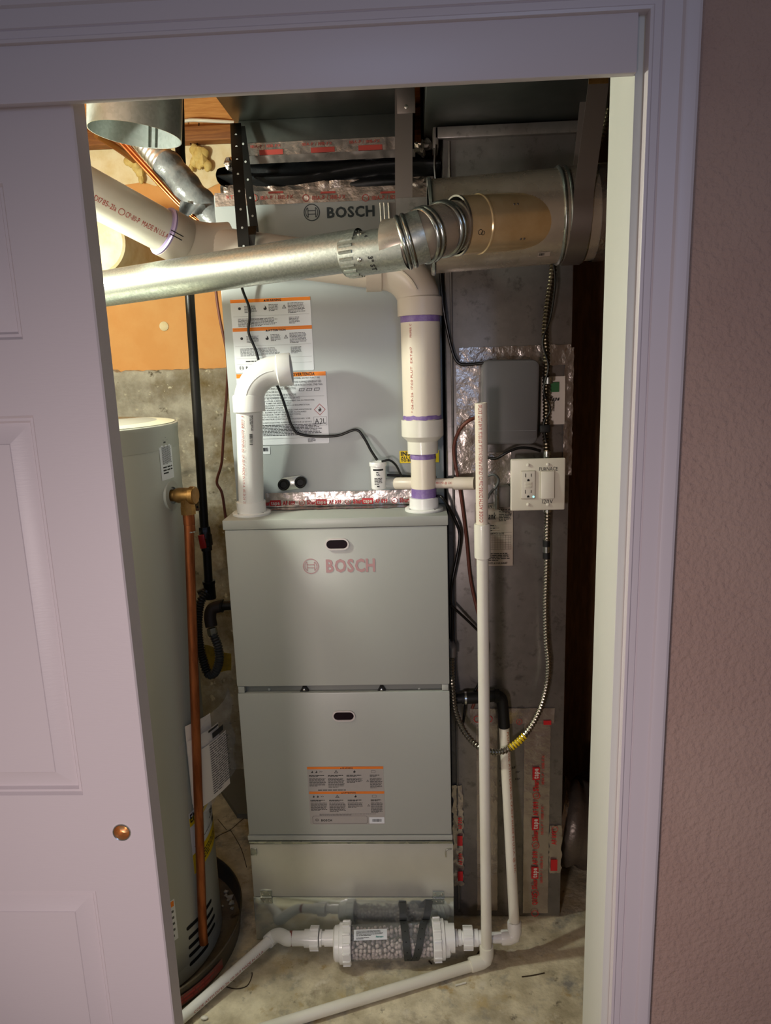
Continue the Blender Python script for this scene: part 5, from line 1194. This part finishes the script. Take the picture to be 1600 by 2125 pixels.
obj('slot', m, SLOT, gf_)
for s_ in (1, -1): obj('test_button', MB().prism(shift(rrect(.016, .006, .001), gx, gz + s_ * .0036), po, .0026, .0036), PLATE, gf_, bevel=.0003)
obj('indicator', MB().lathe(po.pt(gx + .0125, gz - .0285, .0026), po.N, [(0, .0022), (.0008, .0018), (.0010, 0)], 14), LED, gf_, 'cyan glowing indicator')
hw, hh = dw / 2 - .001, dh / 2 - .001
m = MB().add([po.pt(sx - hw, sz - hh, .0008), po.pt(sx + hw, sz - hh, .0008), po.pt(sx + hw, sz + hh, .0008), po.pt(sx - hw, sz + hh, .0008),
              po.pt(sx - hw, sz - hh, .0075), po.pt(sx + hw, sz - hh, .0075), po.pt(sx + hw, sz, .0040), po.pt(sx - hw, sz, .0040), po.pt(sx + hw, sz + hh, .0030), po.pt(sx - hw, sz + hh, .0030)],
             [(0, 1, 5, 4), (4, 5, 6, 7), (7, 6, 8, 9), (9, 8, 2, 3), (1, 2, 8, 6, 5), (0, 4, 7, 9, 3)])
obj('rocker', m, PLATEW, ou, bevel=.0006)
for px, py in ((1096, 965), (1137, 964), (1096, 1047), (1137, 1047)):
    x, z = pxr(px, py); s_ = obj('plate_screw', screwhead(MB(), po.pt(x, z, 0), po.N, .0040), PLATEW, ou)
m = MB(); x, z = pxr(1119, 977); x2, _ = pxr(1157, 977); text(m, po, 'FURNACE', x, z, .0085, x2 - x, eps=.0008, jitter=.05); x, z = pxr(1125, 1045); x2, _ = pxr(1147, 1045); text(m, po, '120V', x, z, .0095, x2 - x, eps=.0008, shear=.08, jitter=.06); obj('handwriting', m, INK, ou, 'black handwritten marking')
def arm(name, label, pts, r, m_, pitch=.0080):
    q = spline([P(a, b, y=c) for a, b, c in pts], 10); t = thing(name, label, 'cable', q[0]); obj('armor', corr(q, r, pitch, .3, 12), m_, t, angle=20); return t, q
t, q = arm('armored_cable', 'coiled metal armored cable rising from the wall plate past the control box', [(1150, 520, .05), (1146, 570, .05), (1137, 630, .052), (1131, 690, .052), (1134, 740, .055), (1133, 800, .055), (1134, 850, .055), (1133, 900, .055), (1135, 942, .055)], .0088, CONDUITD)
obj('connector', MB().tube([P(1135, 936, y=.055), P(1135, 943, y=.055), P(1135, 944, y=.055), P(1135, 956, y=.055)], [.0095, .0095, .0085, .0085], 14), GALV, t, 'bright connector')
a = P(1130, 889, y=.045); obj('black_tie', MB().obox(a, (.012, 0, 0), (0, .012, 0), (0, 0, .009)), BLACKR, t, 'black tape tie', bevel=.003)
a = P(1136, 790, y=.055); obj('connector', MB().tube([P(1137, 783, y=.052), P(1137, 796, y=.052)], .0115, 12), GALV, t)
t, q = arm('armored_cable', 'bright metal armored cable hanging in a loop below the wall plate', [(1136, 1060, .055), (1135, 1110, .058), (1134, 1180, .060), (1132, 1260, .062), (1134, 1330, .062), (1138, 1370, .060), (1136, 1410, .058), (1126, 1455, .050), (1112, 1490, .04), (1092, 1522, .03), (1068, 1546, .02), (1040, 1560, .015), (1010, 1558, .015), (985, 1543, .02), (962, 1515, .03), (945, 1475, .035), (939, 1430, .04), (937, 1390, .05), (938, 1345, .05)], .0082, CONDUIT)
obj('connector', MB().tube([P(1136, 1057, y=.052), P(1136, 1062, y=.052)], .0105, 12), GALV, t)
for py in (1128, 1152): obj('black_tie', MB().tube([P(1134, py - 7, y=.059), P(1134, py + 7, y=.059)], .0092, 12), BLACKR, t, 'black tape wrap')
obj('connector', MB().tube([P(1134, 1134, y=.058), P(1134, 1146, y=.058)], .0088, 12), GALV, t)
obj('yellow_mark', corr(spline([P(1088, 1527, y=.028), P(1075, 1540, y=.022), P(1058, 1553, y=.018)], 8), .0094, .0080, .25, 12), YELLOW, t, 'yellow painted stretch', angle=20)
obj('elbow_connector', MB().tube([P(938, 1362, y=.05), P(938, 1345, y=.05), P(934, 1334, y=.06), P(926, 1334, y=.08)], [.0105, .0105, .011, .011], 12), GALVD, t)
t, q = arm('armored_cable', 'dark armored cable climbing behind the hanger strap at the upper right', [(1225, 330, .03), (1245, 290, .03), (1258, 250, .03), (1268, 205, .03), (1276, 150, .03)], .0085, CONDUITD)
# thin wire twisted along the upper armored cable
cab('signal_cable', 'thin dark wire twisting along the upper armored cable', [(1148, 540, .035), (1152, 590, .035), (1142, 660, .037), (1126, 710, .037), (1138, 760, .037), (1128, 810, .037), (1142, 850, .037), (1128, 880, .037), (1134, 920, .037)], .0022, BLACKC, n=6)
cab('signal_cable', 'black cable dangling inside the gap left of the return duct trunk seam', [(905, 300, .07), (902, 340, .075), (905, 380, .08)], .003, BLACKC, n=6)
# black rubber drain elbow
rb = thing('rubber_elbow', 'black rubber drain elbow with a clamp feeding the leaning white riser', 'hose', P(1040, 1450, y=.055))
obj('hose', MB().tube(spline([P(958, 1449, y=.055), P(1000, 1447, y=.055), P(1028, 1444, y=.055), P(1040, 1450, y=.055), P(1043, 1466, y=.055), P(1045, 1490, y=.055), P(1046, 1508, y=.055)], 6), .0150, 18), BLACKR, rb)
obj('elbow_collar', MB().tube([P(1026, 1444, y=.055), P(1036, 1444, y=.055)], .0175, 18), BLACKR, rb)
obj('clamp', MB().tube([P(964, 1449, y=.055), P(968, 1449, y=.055)], .0165, 18), SCREW, rb, 'bright hose clamp')
obj('hose_end', MB().tube([P(930, 1452, y=.06), P(962, 1449, y=.055)], .0125, 14), BLACKR, rb)
# ------------------------------------------------------------------ papers on the return duct
def sheet(name, label, A, B, m_, y=YD - .006, tilt=0, cat='paper'):
    a = P(*A, y=y); b = P(*B, y=y); t = thing(name, label, cat, ((a.x + b.x) / 2, y, b.z)); pl_ = Pl((a.x, y, b.z), (1, 0, 0), (0, 0, 1)); W_, H_ = b.x - a.x, a.z - b.z
    obj('sheet', MB().grid(lambda i, j: pl_.pt(W_ * i, H_ * j, .004 * math.sin(i * 2.5) * (1 - j)), 8, 8), m_, t); return t, pl_, W_, H_
t, s_, W_, H_ = sheet('service_tag', 'aged printed service tag with a table hanging behind the standpipe', (985, 1046), (1064, 1173), PAPERG)
m = MB(); E_ = .0055
text(m, s_, 'WHEN CALL:', W_ * .15, H_ * .94, .0075, W_ * .60, bold=1, eps=E_, shear=.1)
fineprint(m, s_, W_ * .62, W_ * .95, H_ * .72, H_ * .92, 8, .45, E_); fineprint(m, s_, W_ * .30, W_ * .55, H_ * .56, H_ * .68, 3, .35, E_)
text(m, s_, 'Frank', W_ * .22, H_ * .76, .016, W_ * .32, bold=1, eps=E_, shear=.35)
for i in range(9): x = W_ * (.38 + .07 * i); rect(m, s_, x, x + .0004, H_ * .27, H_ * .50, E_)
for j in range(7): z = H_ * (.27 + .038 * j); rect(m, s_, W_ * .38, W_ * .94, z, z + .0004, E_)
text(m, s_, 'SERVICE DATE', W_ * .40, H_ * .515, .004, W_ * .36, eps=E_, bold=1)
fineprint(m, s_, W_ * .30, W_ * .92, H_ * .08, H_ * .22, 5, .4, E_); text(m, s_, 'SERVICE AVAILABLE!', W_ * .22, H_ * .035, .0042, W_ * .62, eps=E_, bold=1, shear=.15)
for z in (.54, .93): rect(m, s_, W_ * .3, W_ * .97, H_ * z, H_ * z + .0004, E_)
obj('small_print', m, INK, t)
t, s_, W_, H_ = sheet('note_paper', 'white note paper with a green logo half hidden by the armored cable', (1122, 782), (1171, 880), PAPER)
obj('logo', rect(MB(), s_, W_ * .40, W_ * .74, H_ * .68, H_ * .88, .0055), GREEN, t, 'green logo block')
m = MB(); text(m, s_, 'Tr  Tape', W_ * .02, H_ * .50, .009, W_ * .72, eps=.0055, shear=.45, bold=1); 
for k in range(6): rect(m, s_, W_ * .52, W_ * .56, H_ * (.28 + .035 * k), H_ * (.30 + .035 * k), .0055)
obj('small_print', m, INK, t)
t = thing('transformer', 'small steel transformer block between the standpipe and the wall plate', 'transformer', P(1038, 1030, y=.07))
a = P(1029, 1010, y=.055); b = P(1058, 1052, y=.055)
obj('body', MB().box(a.x, b.x, .050, YD, b.z, a.z), GALVD, t, bevel=.002); obj('flange', MB().box(a.x - .004, a.x + .006, .045, YD, b.z - .004, a.z + .004), GALV, t, bevel=.001)
# ------------------------------------------------------------------ odds and ends on the floor
t = thing('grey_board', 'flat grey board lying on the floor behind the water heater', 'board', P(480, 1640, z=0))
o = [P(*q, z=.02) for q in ((437, 1592), (446, 1618), (492, 1688), (530, 1690), (530, 1586))]; k = len(o)
obj('slab', MB().add([Vector((p.x, p.y, .001)) for p in o] + o, [tuple(range(k))[::-1], tuple(range(k, 2 * k))] + [(i, (i + 1) % k, k + (i + 1) % k, k + i) for i in range(k)]), BLUEG, t, recalc=True)
fl_ = [o_ for o_ in COL.objects if o_.name == 'floor'][0]
for pts in (((436, 1748), (456, 1733), (478, 1722), (500, 1703), (520, 1688)), ((452, 1700), (470, 1722)), ((478, 1722), (500, 1760), (512, 1800))):
    obj('crack', MB().tube(spline([P(a, b, z=.0008) for a, b in pts], 4), .0010, 6), TWIG, fl_)
def stick(name, label, pts, r, m_): 
    q = [P(a, b, z=r) for a, b in pts]; t = obj(name, MB().tube(spline(q, 4), r, 6), m_, None, label, 'debris')
stick('twig', 'brown twig on the concrete right of the standpipe elbow', ((1083, 2027), (1106, 2024), (1130, 2019)), .0014, TWIG)
stick('plastic_sliver', 'white plastic sliver on the concrete under the floor pipe', ((945, 2045), (967, 2039)), .0022, PVC)
stick('twig', 'short dark twig on the floor below the canister right cap', ((890, 1994), (896, 2000)), .002, TWIG)
stick('twig', 'thin black hair-like twig curling beside the left floor pipe', ((470, 2048), (490, 2052), (512, 2046), (522, 2028), (523, 2018)), .0012, TWIG)
stick('twig', 'dark twig on the floor left of the white elbow behind the standpipe', ((985, 1992), (992, 1978), (1000, 1968)), .0018, TWIG)
t = obj('plaster_crumb', MB().sphere(P(424, 2112, z=.004), .006, 8, 5, (1.6, 1, .7)), PVC, None, 'white crumb on the floor beside the left floor pipe', 'crumb')
